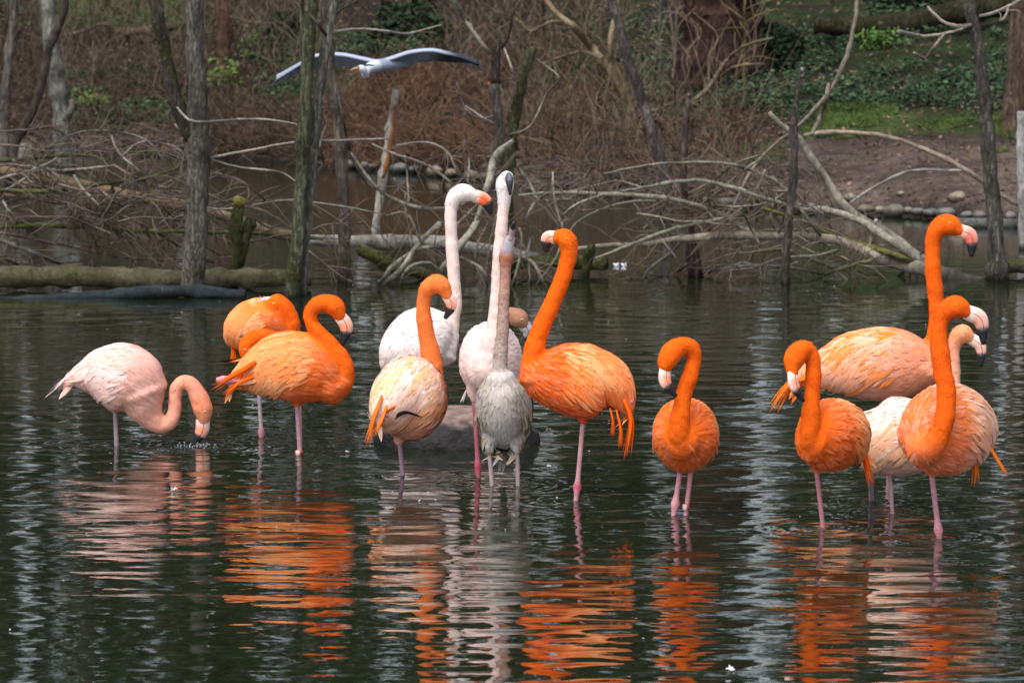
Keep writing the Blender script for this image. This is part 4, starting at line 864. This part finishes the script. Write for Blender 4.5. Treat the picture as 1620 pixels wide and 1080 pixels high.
# ============================================================ BANK: trees, stones
def gtree(name, label, cat, gp, pts, col, dd=0, **k):
    g = G(*gp); t = Tree(name, label, cat, g.y, None, k.pop('group', None), ground=g)
    t.add('trunk', pts, col, z_wet=False, **k); return t
t = gtree('redwood_tree', 'massive dark reddish tree trunk on the bank at upper right of centre', 'tree', (1138, 128), [(1137, 140, 78), (1138, 118, 72), (1140, 80, 64), (1140, 30, 60), (1140, -40, 56), (1140, -400, 46)], (.075, .042, .034), sides=40, jit=.0, moss=0)
tr = t.o.children[0]
me = tr.data; c0 = G(1138, 128)
for v in me.vertices:      # fluted bark ridges
    dx, dy = v.co.x - c0.x, v.co.y - c0.y; a = math.atan2(dy, dx); r = math.hypot(dx, dy)
    s = 1 + .07 * math.sin(a * 9 + v.co.z * .6) + .05 * math.sin(a * 17 + 1 + v.co.z * .9)
    v.co.x = c0.x + dx * s; v.co.y = c0.y + dy * s
for j in range(13):
    x = random.uniform(1062, 1215); y = random.uniform(95, 140); m_ = random.uniform(20, 90)
    t.add('vine', [(x, y, 1.6), (x + random.uniform(-12, 12), y - m_ * .5, 1.6), (x + random.uniform(-25, 25), y - m_, 1.2), (x + random.uniform(-35, 35), y - m_ * 1.5, .9)], (.24, .17, .12), d=c0.y - random.uniform(.7, 1.1), z_wet=False, jit=.05)
t.end()
gtree('bank_tree', 'straight brown tree trunk at the top right corner', 'tree', (1603, 208), [(1602, 212, 24), (1604, 190, 20), (1608, 130, 18), (1614, 40, 17), (1618, -60, 17), (1625, -400, 15)], (.15, .105, .08), sides=16, jit=.0).end()
gtree('bank_tree', 'reddish fibrous tree trunk behind the forked dead tree', 'tree', (352, 128), [(351, 132, 13), (354, 90, 11), (355, 50, 11), (350, 0, 11), (346, -60, 11), (340, -300, 10)], (.17, .10, .07), sides=12, jit=.0).end()
t = gtree('willow', 'leaning yellow brown willow trunk at upper centre right with arching limbs', 'tree', (993, 236), [(992, 238, 14), (998, 210, 12), (996, 175, 11), (985, 140, 11), (970, 112, 12), (955, 90, 9)], (.20, .15, .085), sides=12, jit=.03)
for pts in ([(960, 105, 7), (935, 75, 6), (905, 40, 5.5), (878, 18, 5), (850, -20, 5)], [(968, 108, 6), (966, 60, 5), (975, 20, 5), (985, -30, 4)], [(955, 95, 4), (925, 82, 3.6), (905, 85, 3), (860, 100, 2.4)],
            [(900, 38, 3.5), (870, 35, 3), (840, 50, 2.5), (815, 30, 2)], [(1000, 208, 4), (1040, 200, 4), (1080, 190, 4.5), (1090, 165, 4), (1120, 140, 4), (1150, 95, 3.6), (1185, 70, 3), (1225, 60, 2)],
            [(1092, 168, 3), (1130, 130, 3.4), (1165, 105, 3), (1210, 102, 2.4)], [(1005, 186, 4), (1050, 170, 4), (1090, 150, 3)], [(985, 135, 3), (960, 128, 2.6), (945, 150, 2.2), (940, 200, 2)]):
    t.add('branch', pts, (.22, .17, .11), z_wet=False, tw=9, twl=(.2, .8), twc=(.2, .15, .1), jit=.5)
t.end()
log_pts = [(1290, 40, 12), (1350, 42, 16), (1420, 38, 17), (1500, 22, 18), (1580, 8, 18), (1680, -10, 18)]
t = gtree('fallen_log', 'thick moss covered log on the slope at top right', 'log', (1430, 62), log_pts, (.06, .055, .03), sides=14, jit=.1, moss=.2); t.end()
gtree('fallen_log', 'weathered log propped among the brambles at upper left', 'log', (180, 75), [(95, 58, 3.5), (130, 50, 4), (165, 38, 4.5), (180, 52, 9), (215, 50, 7), (290, 40, 6)], (.18, .14, .10), jit=.1).end()
# thin upright shrubs stems on the bank
for j, (x, y, h, c, lb) in enumerate(((1067, 145, 150, (.24, .22, .20), 'slim pale upright stem left of the massive reddish trunk'), (1049, 150, 118, (.22, .2, .18), 'short pale stem leaning right beside the slim upright one'),
                                      (930, 70, 90, (.22, .17, .10), 'yellowish upright stem above the willow'), (660, 55, 70, (.16, .13, .11), 'dull upright sapling above the flying heron'),
                                      (608, 50, 60, (.17, .13, .10), 'brown sapling above the heron'), (700, 60, 80, (.15, .12, .1), 'thin sapling between heron and broken dark trunk'), (860, 130, 130, (.17, .10, .07), 'reddish upright stem right of the mossy leaning trunk'),
                                      (1176, 150, 150, (.25, .2, .08), 'yellow green thin stem in front of the massive trunk'))):
    g = G(x, y); t = Tree('sapling', lb, 'sapling', g.y, None, 'saplings on the bank', ground=g)
    t.add('trunk', [(x, y + 4, 3.4), (x + random.uniform(-4, 4), y - h * .5, 3), (x + random.uniform(-8, 8), y - h, 2.6), (x + random.uniform(-14, 14), y - h - 60, 2)], c, z_wet=False, jit=.1, tw=18, twl=(.2, .8), twc=c); t.end()

def stone_mesh(r, seed, squash=.62):
    rnd = random.Random(seed); bm = bmesh.new(); bmesh.ops.create_icosphere(bm, subdivisions=2, radius=1)
    sx, sy = rnd.uniform(.8, 1.35), rnd.uniform(.8, 1.1); o = rnd.uniform(0, 9)
    for v in bm.verts:
        p = v.co.copy(); k = 1 + .14 * math.sin(p.x * 3 + o) * math.cos(p.y * 2.7 + o) + .07 * math.sin(p.z * 6 + o * 2 + p.x * 4)
        v.co = Vector((p.x * sx * k, p.y * sy * k, p.z * squash * k)) * r
    me = bpy.data.meshes.new('stone'); bm.to_mesh(me); bm.free()
    base = np.array(rnd.choice([(.20, .18, .14), (.16, .155, .14), (.22, .18, .13), (.13, .14, .13)])) * rnd.uniform(.7, 1.1)
    n = len(me.vertices); c = np.tile(base, (n, 1))
    zz = np.array([v.co.z for v in me.vertices]); c = c * (.25 + .75 * sstep(-.1 * r, .25 * r, zz))[:, None]   # wet dark foot
    set_cols(me, c); return me
stones = [(1218, 9), (1237, 7), (1262, 8), (1285, 10), (1309, 7), (1345, 9), (1372, 13), (1395, 11), (1415, 18), (1438, 10), (1453, 11), (1474, 13), (1497, 16), (1530, 11), (1552, 14), (1600, 12)]
for i, (x, r) in enumerate(stones):
    dsh = float(np.interp(x, SH[:, 0], SHD)) - .15 + random.uniform(-.15, .1)
    me = stone_mesh(r * dsh / F, i); o = link('stone', me, M_stone); o.location = ((x - 810) / F * dsh, dsh, .05); o.rotation_euler[2] = random.uniform(0, 6)
    lb = {1415: 'largest of the stones in the row edging the soil bank', 1218: 'leftmost stone of the row edging the soil bank, behind the dark pole', 1600: 'last stone of the shore row, right of the lichen speckled trunk', 1497: 'big brown stone of the shore row right above the tallest orange head'}.get(x)
    if lb: tag(o, lb, 'stone', 'stones along the right shore')
    else: tag(o, 'rounded wet-footed stone in the row edging the soil bank at right', 'stone', 'stones along the right shore')
for i, (x, r) in enumerate([(555, 12), (578, 10), (592, 8), (632, 14), (655, 10), (688, 16), (715, 11), (745, 13), (770, 10), (850, 12), (880, 8), (1120, 9), (1150, 12), (1185, 9)]):
    dsh = float(np.interp(x, SH[:, 0], SHD)) - .1 + random.uniform(-.15, .1)
    me = stone_mesh(r * dsh / F, 50 + i); o = link('stone', me, M_stone); o.location = ((x - 810) / F * dsh, dsh, .05); o.rotation_euler[2] = random.uniform(0, 6)
    tag(o, 'dark bluish stone in the shade of the far shore under the brambles', 'stone', 'stones along the middle shore')
for x, y, r, c, lb in ((30, 244, 28, (.10, .11, .085), 'large mossy boulder on the far left shore'), (1345, 318, 12, (.17, .15, .12), 'brown boulder at the foot of the diagonal log'), (1513, 318, 15, (.20, .15, .12), 'rounded brown stone on the soil near the lichen trunk'),
                   (1425, 310, 7, (.2, .15, .12), 'small half buried stone in the middle of the bare soil'), (175, 188, 3, (.2, .17, .15), 'little pale stone among ivy at left')):
    g = G(x, y); me = stone_mesh(r * g.y / F, int(x) + 7, .7); o = link('boulder', me, M_stone); o.location = g; tag(o, lb, 'boulder')

# big flat rock between the flamingos
def rock():
    bm = bmesh.new(); bmesh.ops.create_icosphere(bm, subdivisions=5, radius=1)
    c = P(729, 696, row_d(698)); hw = 132 * c.y / F
    for v in bm.verts:
        p = v.co.copy(); n = .10 * math.sin(p.x * 5 + p.y * 3) + .05 * math.sin(p.x * 11 + 2) * math.sin(p.y * 9 + p.z * 7) + .025 * math.sin(p.x * 27 + p.z * 19) * math.sin(p.y * 31)
        z = p.z * .24; top = .20 - .05 * (p.x - .0) ** 2 - (.09 * max(0, p.x - .25) ** 1.0) * 1.2
        if z > top * .8: z = top * .8 + (z - top * .8) * .15
        v.co = Vector((p.x * hw * (1 + n * .5), p.y * .34 * (1 + n * .5), z + n * .05))
    me = bpy.data.meshes.new('flat_rock'); bm.to_mesh(me); bm.free()
    V = np.array([tuple(v.co) for v in me.vertices]); nn = fnoise(V, 12) * .5 + .5
    dry = mix((.27, .18, .155), (.19, .14, .12), nn[:, None]); wet = np.array((.022, .02, .02))
    w_ = sstep(.115, .145, V[:, 2] + .02 * fnoise(V, 25))[:, None]
    set_cols(me, wet * (1 - w_) + dry * w_)
    o = link('flat_rock', me, M_rock); o.location = (c.x, c.y, 0)
    tag(o, 'low flat rock with reddish dry top and black wet sides among the flamingos', 'rock')
rock()

# ---- uncountable cover: brambles, ivy, dead leaves
def arcs(name, P0, L, r, col, lean, mat=M_twig, up=.8, seg=5, droop=.9):
    n = len(P0); rs = np.random.RandomState(len(name) + n)
    dr_ = nz(np.stack([rs.normal(0, lean, n), rs.normal(0, lean, n), rs.uniform(up * .3, up * 1.3, n)], -1))
    pts = [P0 - dr_ * .03]; p = P0.copy()
    for i in range(seg):
        p = p + dr_ * (L / seg)[:, None]; pts.append(p.copy())
        dr_ = nz(dr_ + rs.normal(0, .28, (n, 3)) + np.array([0, 0, -droop / seg]))
    pts = np.stack(pts, 1)                                     # n, seg+1, 3
    A = np.array([1., 0, 0]); B = np.array([0, .3, .95]); Cc = []
    rr = (r[:, None] * np.linspace(1, .35, seg + 1)[None])[..., None]
    ring = [pts + rr * (math.cos(a) * A + math.sin(a) * (B if 1 else A)) for a in (0.5, 2.6, 4.7)]
    v = np.stack(ring, 2).reshape(-1, 3)                        # n*(seg+1)*3
    idx = np.arange(n * (seg + 1) * 3).reshape(n, seg + 1, 3); fs = []
    for j in range(3):
        k = (j + 1) % 3; fs.append(np.stack([idx[:, :-1, j], idx[:, :-1, k], idx[:, 1:, k], idx[:, 1:, j]], -1).reshape(-1, 4))
    c = np.repeat(col, (seg + 1) * 3, axis=0)
    return link(name, mesh_arrays(name, v, np.concatenate(fs), c), mat)
def leaves(name, P0, size, col, flat=.5, mat=M_leaf):
    n = len(P0); rs = np.random.RandomState(n % 9973)
    nn = nz(np.stack([rs.normal(0, flat, n), rs.normal(0, flat, n) - .25, np.ones(n)], -1)); a = nz(np.cross(nn, rs.normal(0, 1, (n, 3)))); b = np.cross(nn, a)
    s = size[:, None]; v = np.stack([P0 - a * s, P0 + b * s * .55 - a * s * .1, P0 + a * s, P0 - b * s * .55 - a * s * .1], 1).reshape(-1, 3)
    f = np.arange(n * 4).reshape(n, 4); return link(name, mesh_arrays(name, v, f, np.repeat(col, 4, axis=0)), mat, smooth=False)
def scatter(boxes, n):
    """random bank spots, boxes = (x0,x1,y0,y1,weight) in the photograph"""
    out = []; tw = sum(b[4] for b in boxes)
    for b in boxes:
        m = int(n * b[4] / tw); out.append(gpts(np.random.uniform(b[0], b[1], m), np.random.uniform(b[2], b[3], m)))
    return np.concatenate(out)
def cvar(base, n, lo=.6, hi=1.4): return np.clip(np.array(base)[None] * np.random.uniform(lo, hi, (n, 1)) * np.random.uniform(.92, 1.08, (n, 3)), .003, 1)
p = scatter([(-150, 330, 60, 240, 2.4), (330, 500, 130, 255, 1.6), (500, 790, 110, 270, 4.2), (790, 960, 90, 290, 2.2), (960, 1190, 190, 320, .9)], 10000); p = p[(fnoise(p, .8, 4) + .5 * fnoise(p, 2.4, 6)) > -.35]
o = arcs('bramble', p, np.random.uniform(.25, .85, len(p)), np.random.uniform(.003, .0065, len(p)), cvar((.15, .086, .056), len(p), .12, 2.1) * np.where(p[:, :1] < -2.0, np.array([[.72, .86, .95]]), 1.0), .75); tag(o, 'dense tangle of reddish brown bramble stems on the bank', 'brambles', None, 'stuff')
p = scatter([(-200, 340, -60, 150, 2), (340, 520, -40, 120, 1), (700, 1000, -60, 150, 1.6), (820, 1180, 200, 300, .8)], 2300)
o = arcs('dry_stems', p, np.random.uniform(.4, 1.7, len(p)), np.random.uniform(.004, .009, len(p)), cvar((.16, .125, .09), len(p), .3, 1.6), .35, up=1.3, droop=.5); tag(o, 'thin dry straw coloured stems standing on the bank', 'stems', None, 'stuff')
p = scatter([(820, 1060, 225, 310, 3), (1060, 1240, 240, 325, 1.4), (-100, 330, 225, 245, .8)], 2600)
o = arcs('twig_heap', p, np.random.uniform(.2, .8, len(p)), np.random.uniform(.004, .008, len(p)), cvar((.22, .18, .155), len(p), .5, 1.3), 1.6, up=.5, droop=1.2); tag(o, 'heap of grey brown twigs at the far shore', 'twigs', None, 'stuff')
p = scatter([(1180, 1700, -30, 175, 6), (1180, 1290, 160, 215, .5), (90, 310, 120, 205, .9), (400, 560, 20, 165, 1), (560, 760, 40, 95, 1.1), (-200, 330, -60, 55, 1.0), (860, 1060, 30, 150, .9), (1040, 1200, 120, 200, .6)], 34000)
k_ = fnoise(p, 1.1, 5) + .45 * fnoise(p, 3.7, 2); p = p[k_ > -.08]; p[:, 2] += np.random.uniform(.0, .13, len(p))
o = leaves('ivy', p, np.random.uniform(.014, .042, len(p)), cvar((.040, .078, .034), len(p), .2, 2.0), .55); tag(o, 'dark green ivy carpeting the slope', 'ivy', None, 'stuff')
p = scatter([(1290, 1640, 172, 212, 3), (1270, 1420, 200, 222, 1), (1560, 1640, 225, 245, .5), (100, 320, 5, 45, 1.0), (1150, 1260, 235, 262, .5)], 15000)
p = p[(fnoise(p, .9, 8) + .5 * fnoise(p, 3.1, 1)) > -.25]
o = arcs('grass', p, np.random.uniform(.04, .11, len(p)), np.random.uniform(.003, .005, len(p)), cvar((.13, .20, .05), len(p), .4, 1.5), .4, mat=M_leaf, seg=2); tag(o, 'short fresh green grass on the bank', 'grass', None, 'stuff')
p = scatter([(-200, 1180, -40, 250, 5), (800, 1250, 120, 330, 2), (1180, 1700, 0, 330, 1.3)], 16000); p[:, 2] += np.random.uniform(.004, .04, len(p))
o = leaves('dead_leaves', p, np.random.uniform(.014, .034, len(p)), cvar((.17, .105, .065), len(p), .3, 1.6), .5); tag(o, 'brown fallen leaves littering the bank', 'leaves', None, 'stuff')
# shrubs with small green leaves at a few spots
for i, (x, y, hgt, wd, c, lb) in enumerate(((355, 150, 45, 26, (.16, .26, .05), 'light green leafy seedlings behind the forked tree'), (145, 175, 26, 22, (.12, .17, .04), 'yellow green mossy clump on the left shore'), (1390, 80, 30, 26, (.11, .22, .04), 'pale green leafy plant on the ivy slope'), (405, 90, 38, 20, (.12, .2, .05), 'small green plant left of the heron'))):
    g = G(x, y); k = g.y / F; n = 260; q = np.random.normal(0, 1, (n, 3)) * np.array([wd * k * .6, wd * k * .5, hgt * k * .32]) + np.array(g) + np.array([0, 0, hgt * k * .5])
    q[:, 2] = np.maximum(q[:, 2], g.z + .01); root = empty('leafy_plant', g); tag(root, lb, 'plant')
    v = leaves('foliage', q, np.random.uniform(.02, .045, n), cvar(c, n, .5, 1.3), .8); v.parent = root; v.matrix_parent_inverse = Matrix.Translation(-g); v['kind'] = 'stuff'
    mb = MB()
    for j in range(7):
        e = np.array(g) + np.array([random.uniform(-wd, wd) * k * .6, random.uniform(-.1, .1), hgt * k * random.uniform(.5, .95)]); mb.ring_tube(np.array([np.array(g) - [0, 0, .03], (np.array(g) * .5 + e * .5) + [random.uniform(-.03, .03), 0, .02], e]), np.full(3, .004), np.full(3, .004), 4, [(.12, .12, .06)] * 3)
    mb.build('stem', M_twig, root)

for i, (x, y, hgt, wd, lb) in enumerate(((650, 66, 60, 100, 'broad dark evergreen shrub above and behind the heron'), (1238, 105, 60, 60, 'dark ivy clad shrub right of the massive reddish trunk'), (455, 70, 45, 50, 'dark shrub between the lichen covered tree and the left bank'), (1460, 12, 50, 120, 'dark hedge like shrub at the very top right'))):
    g = G(x, y); k = g.y / F; n = 1500; root = empty('evergreen_shrub', g); tag(root, lb, 'shrub')
    a = np.random.uniform(0, 6.28, n); r_ = np.random.uniform(.35, 1, n) ** .5; cz = np.random.uniform(0, 1, n)
    q = np.stack([np.cos(a) * r_ * wd * k * .75 * (1 - .5 * cz ** 2), np.sin(a) * r_ * wd * k * .5 * (1 - .5 * cz ** 2), cz * hgt * k], -1); q *= (1 + .25 * fnoise(q, 5, i))[:, None]; q = q + np.array(g)
    v = leaves('foliage', q, np.random.uniform(.025, .06, n), cvar((.022, .042, .018), n, .3, 2.0), 1.2); v.parent = root; v.matrix_parent_inverse = Matrix.Translation(-g); v['kind'] = 'stuff'
    for j in range(5):
        e = np.array(g) + np.array([random.uniform(-wd, wd) * k * .5, random.uniform(-.1, .1), hgt * k * random.uniform(.6, 1)]); mb = MB()
        mb.ring_tube(np.array([np.array(g) - [0, 0, .05], (np.array(g) * .5 + e * .5) + [random.uniform(-.05, .05), 0, .03], e]), np.full(3, .015), np.full(3, .012), 6, [(.10, .08, .06)] * 3); mb.build('stem', M_twig, root)

# far woodland behind the bank: seen in the water as dark trees with slits of sky
def woodland():
    rs = np.random.RandomState(5)
    def dens(px):
        g = np.ones_like(px)
        for c, wdt, s in ((30, 16, .85), (85, 15, .8), (130, 9, .6), (1205, 34, .97), (1590, 20, .8), (640, 26, .6), (440, 24, .55), (860, 18, .45), (1040, 14, .4), (1420, 14, .35), (250, 16, .4)): g *= 1 - s * np.exp(-((px - c) / wdt) ** 2)
        return g
    n = 120000; px = rs.uniform(-700, 2300, n); y = rs.uniform(64, 74, n); z = 2 + rs.beta(1.15, 1.35, n) * 18
    keep = rs.uniform(0, 1, n) < dens(px); cl = np.sin(px * .021 + z * .5) * np.sin(px * .047 - z * .83) ; keep &= rs.uniform(-.35, .35, n) < cl * .9 + .40 + .25 * np.sin(px * .13 + z * 1.7)
    px, y, z = px[keep], y[keep], z[keep]; p = np.stack([(px - 810) / F * y, y, z], -1)
    n2 = 16000; x2 = rs.choice([-1, 1], n2) * rs.uniform(14, 75, n2); p2 = np.stack([x2, rs.uniform(45, 82, n2), 1 + rs.beta(1, 1.3, n2) * 22], -1)
    pp = np.concatenate([p, p2]); size = np.concatenate([rs.uniform(.10, .26, len(p)), rs.uniform(.5, 1.1, n2)])
    c = np.clip(np.array([(.055, .085, .028)]) * rs.uniform(.5, 1.6, (len(pp), 1)), .002, 1)
    br = rs.uniform(0, 1, len(pp)) < .3; c[br] = np.array((.07, .05, .035)) * rs.uniform(.5, 1.4, (br.sum(), 1))
    m = leaves('far_woodland', pp, size, c, 2.5)
    tag(m, 'dark woodland beyond the bank, mirrored in the pond', 'woodland', None, 'stuff')
    mb = MB()
    for j in range(70):
        x = rs.uniform(-24, 24); yy = rs.uniform(60, 80); px_ = 810 + F * x / yy
        if dens(np.array([px_]))[0] < .7: continue
        r = rs.uniform(.1, .3); h = rs.uniform(14, 24); z0 = float(ground_z(x, yy)) - .3
        mb.ring_tube(np.array([[x, yy, z0], [x + rs.uniform(-.3, .3), yy, h * .5], [x + rs.uniform(-.8, .8), yy, h]]), np.array([r, r * .7, r * .2]), np.array([r, r * .7, r * .2]), 7, [(.10, .085, .07)] * 3)
    t = mb.build('far_woodland_trunks', M_bark); tag(t, 'trunks of the woodland beyond the bank', 'woodland', None, 'stuff')
woodland()

# ============================================================ HERON in flight
def heron():
    d = 34.0; k = d / F; W = lambda x, y, dy=0: np.array(P(x, y, d + dy))
    root = empty('heron', Vector(W(605, 100))); tag(root, 'grey heron flying low over the pond with spread wings', 'heron')
    gy = (.27, .32, .41); wh = (.56, .60, .68); dk = (.035, .042, .06)
    mb = MB(); s = crom([tuple(W(650, 104, .25)) + (2 * k,), tuple(W(630, 102, .12)) + (7 * k,), tuple(W(605, 103, 0)) + (11 * k,), tuple(W(587, 106, -.08)) + (9 * k,), tuple(W(578, 114, -.12)) + (7.5 * k,), tuple(W(580, 122, -.14)) + (5 * k,)], 18)
    mb.ring_tube(s[:, :3], s[:, 3], s[:, 3] * .9, 12, [gy] * 12 + [wh] * 6)
    s = crom([tuple(W(580, 121, -.15)) + (4 * k,), tuple(W(577, 114, -.2)) + (5 * k,), tuple(W(573, 109, -.22)) + (6.5 * k,), tuple(W(567, 108, -.24)) + (4 * k,)], 8)
    mb.ring_tube(s[:, :3], s[:, 3], s[:, 3], 10, [wh] * 8); mb.build('body', M_feather, root)
    mb = MB(); mb.ring_tube(np.array([W(568, 108, -.24), W(561, 109, -.26), W(554, 111, -.28)]), np.array([3.4, 2.4, .4]) * k, np.array([3.4, 2.4, .4]) * k, 8, [(.36, .22, .10)] * 3); mb.build('bill', M_bill, root)
    mb = MB(); mb.ring_tube(np.array([W(575, 104, -.22), W(585, 103, -.2), W(594, 104, -.18)]), np.array([2, 1.6, .4]) * k, np.array([2, 1.6, .4]) * k, 6, [(.03, .03, .04)] * 3); mb.build('crest', M_feather, root)
    # wings: leading-edge curve, chord going back and slightly down, secondaries and primaries as separate blades
    for lead, cols, sg in (([(596, 98), (570, 92), (540, 86), (512, 86), (494, 90), (470, 104), (437, 125)], None, -1), ([(604, 97), (625, 90), (650, 82), (682, 79), (704, 83), (730, 90), (758, 101)], None, 1)):
        L = crom([tuple(W(x, y, .0)) for x, y in lead], 26); mb = MB(); n = 26
        v0 = []
        ch = np.interp(np.linspace(0, 1, n), [0, .2, .5, .75, 1], [.36, .40, .36, .24, .03])
        for i in range(n):
            t = i / (n - 1)
            for j in range(7):
                q = j / 6.; p = L[i] + np.array([sg * -.05 * q * (1 - t) , .85 * ch[i] * q, -.30 * ch[i] * q ** 1.5 + .035 * math.sin(q * 3.1)])
                if j == 6: p = p + np.array([0, .03 * (i % 2), 0])
                mb.v.append(tuple(p)); f = sstep(.55, .8, t + .15 * q); mb.c.append(mix(mix((.42, .47, .58), gy, min(1, .2 + q * 1.2)), dk, float(f) if sg > 0 else float(f) * .3))
        for i in range(n - 1):
            for j in range(6):
                a = i * 7 + j; mb.f.append((a, a + 1, a + 8, a + 7))
        m = len(mb.v)
        for i in range(m):     # lower skin
            x, y, z = mb.v[i]; q = (i % 7) / 6.; mb.v.append((x, y, z - .018 * (1 - q))); mb.c.append(mb.c[i] * 1.1)
        mb.f += [tuple(m + a for a in reversed(f)) for f in list(mb.f)]
        for i in range(n - 1):
            for j in (0, 6): a = i * 7 + j; mb.f.append((a, a + 7, m + a + 7, m + a))
        for i in (0, n - 1):
            for j in range(6): a = i * 7 + j; mb.f.append((a, a + 1, m + a + 1, m + a))
        pf = []
        for i in range(8):
            t = .55 + i * .055; p = L[min(25, int(t * 25))]; e = L[min(25, int((t + .22) * 25))] + np.array([sg * .03 * i * .3, .30 - .03 * i, -.07])
            mb2 = MB(); mb2.ring_tube(crom([p + np.array([0, .05, -.01]), (p + e) / 2 + np.array([0, .03, .0]), e], 5), np.array([.012, .02, .02, .015, .003]), np.array([.003] * 5), 6, [mix(dk, gy, .3)] * 5, frame=(0, 1, 0)); pf.append(mb2)
        wg = mb.build('wing', M_feather, root)
        for q_ in pf: fo = q_.build('flight_feather', M_feather, root); fo.parent = wg; fo.matrix_parent_inverse = Matrix.Translation(-Vector(root.location)) if False else wg.matrix_parent_inverse.inverted() @ Matrix.Translation(-Vector(root.location))
    for q in (0, 5): mb = MB(); mb.ring_tube(np.array([W(630, 105 + q * .4, .1), W(642, 106 + q * .6, .25), W(652, 106 + q, .4)]), np.full(3, 1.3 * k), np.full(3, 1.3 * k), 6, [(.45, .2, .17)] * 3); mb.build('leg', M_leg, root)
heron()

# ============================================================ small things on the water
for x, lb in ((977, 'left one of two white upright feathers floating side by side'), (989, 'right one of two white upright feathers floating side by side')):
    d = dr(421); k = d / F; mb = MB(); b = np.array(P(x, 421, d)); b[2] = 0
    mb.ring_tube(crom([b + [-.02, 0, -.004], b + [0, 0, .012], b + [.004, 0, .03]], 6), np.array([.03, .028, .022, .015, .008, .001]), np.array([.004] * 6), 8, [(.7, .72, .78)] * 6, frame=(1, 0, 0))
    o = mb.build('floating_feather', M_feather); tag(o, lb, 'feather')
for x, y, s, lb in ((276, 777, 1, 'curled white feather floating left, below the feeding flamingo'), (549, 717, .6, 'tiny white feather floating near the banded leg'), (868, 740, .7, 'small white feather floating between juvenile and large orange flamingo'), (1155, 1062, 1, 'dull feather floating low at bottom right')):
    d = dr(y); b = np.array(P(x, y, d)); b[2] = .003; mb = MB()
    for j in range(9):
        a = j / 9 * 6.28 + random.random(); e = b + np.array([math.cos(a) * .02 * s, math.sin(a) * .03 * s, random.uniform(.004, .018) * s])
        mb.ring_tube(crom([b, (b + e) / 2 + [0, 0, .006], e], 4), np.array([.003, .004, .003, .001]) * s, np.array([.002, .002, .002, .0006]), 5, [(.8, .8, .82)] * 4)
    o = mb.build('floating_feather', M_feather); tag(o, lb, 'feather')
n = 100; px_ = np.random.uniform(0, 1620, n); py_ = np.random.triangular(400, 520, 1050, n); v = []
for a, b in zip(px_, py_): q = P(a, b, row_d(b)); v.append((q.x, q.y, .006))
o = leaves('floating_specks', np.array(v), np.random.uniform(.002, .007, n), cvar((.6, .6, .58), n, .5, 1.1), .3, M_feather); tag(o, 'pale specks of down and petals floating on the pond', 'specks', None, 'stuff')
# splash round the dipping bill
mb = MB(); c = np.array(P(312, 706, dr(706))); c[2] = 0
for j in range(46):
    a = random.uniform(0, 6.28); r = abs(random.gauss(0, .05)) + .01; p0 = c + np.array([math.cos(a) * r * 1.4, math.sin(a) * r, random.uniform(-.002, .016)]); s = random.uniform(.002, .006)
    mb.ring_tube(np.array([p0 - [0, 0, s], p0, p0 + [0, 0, s]]), np.array([s * .3, s, s * .3]) * 1.5, np.array([s * .3, s, s * .3]), 6, [(.55, .6, .65)] * 3)
mw, t_, b_ = newmat('splash_water'); b_.inputs['Base Color'].default_value = (.5, .55, .58, 1); b_.inputs['Roughness'].default_value = .05; b_.inputs['Transmission Weight'].default_value = .6
o = mb.build('splash', mw); tag(o, 'small splash of droplets round the dipping bill', 'splash', None, 'stuff')
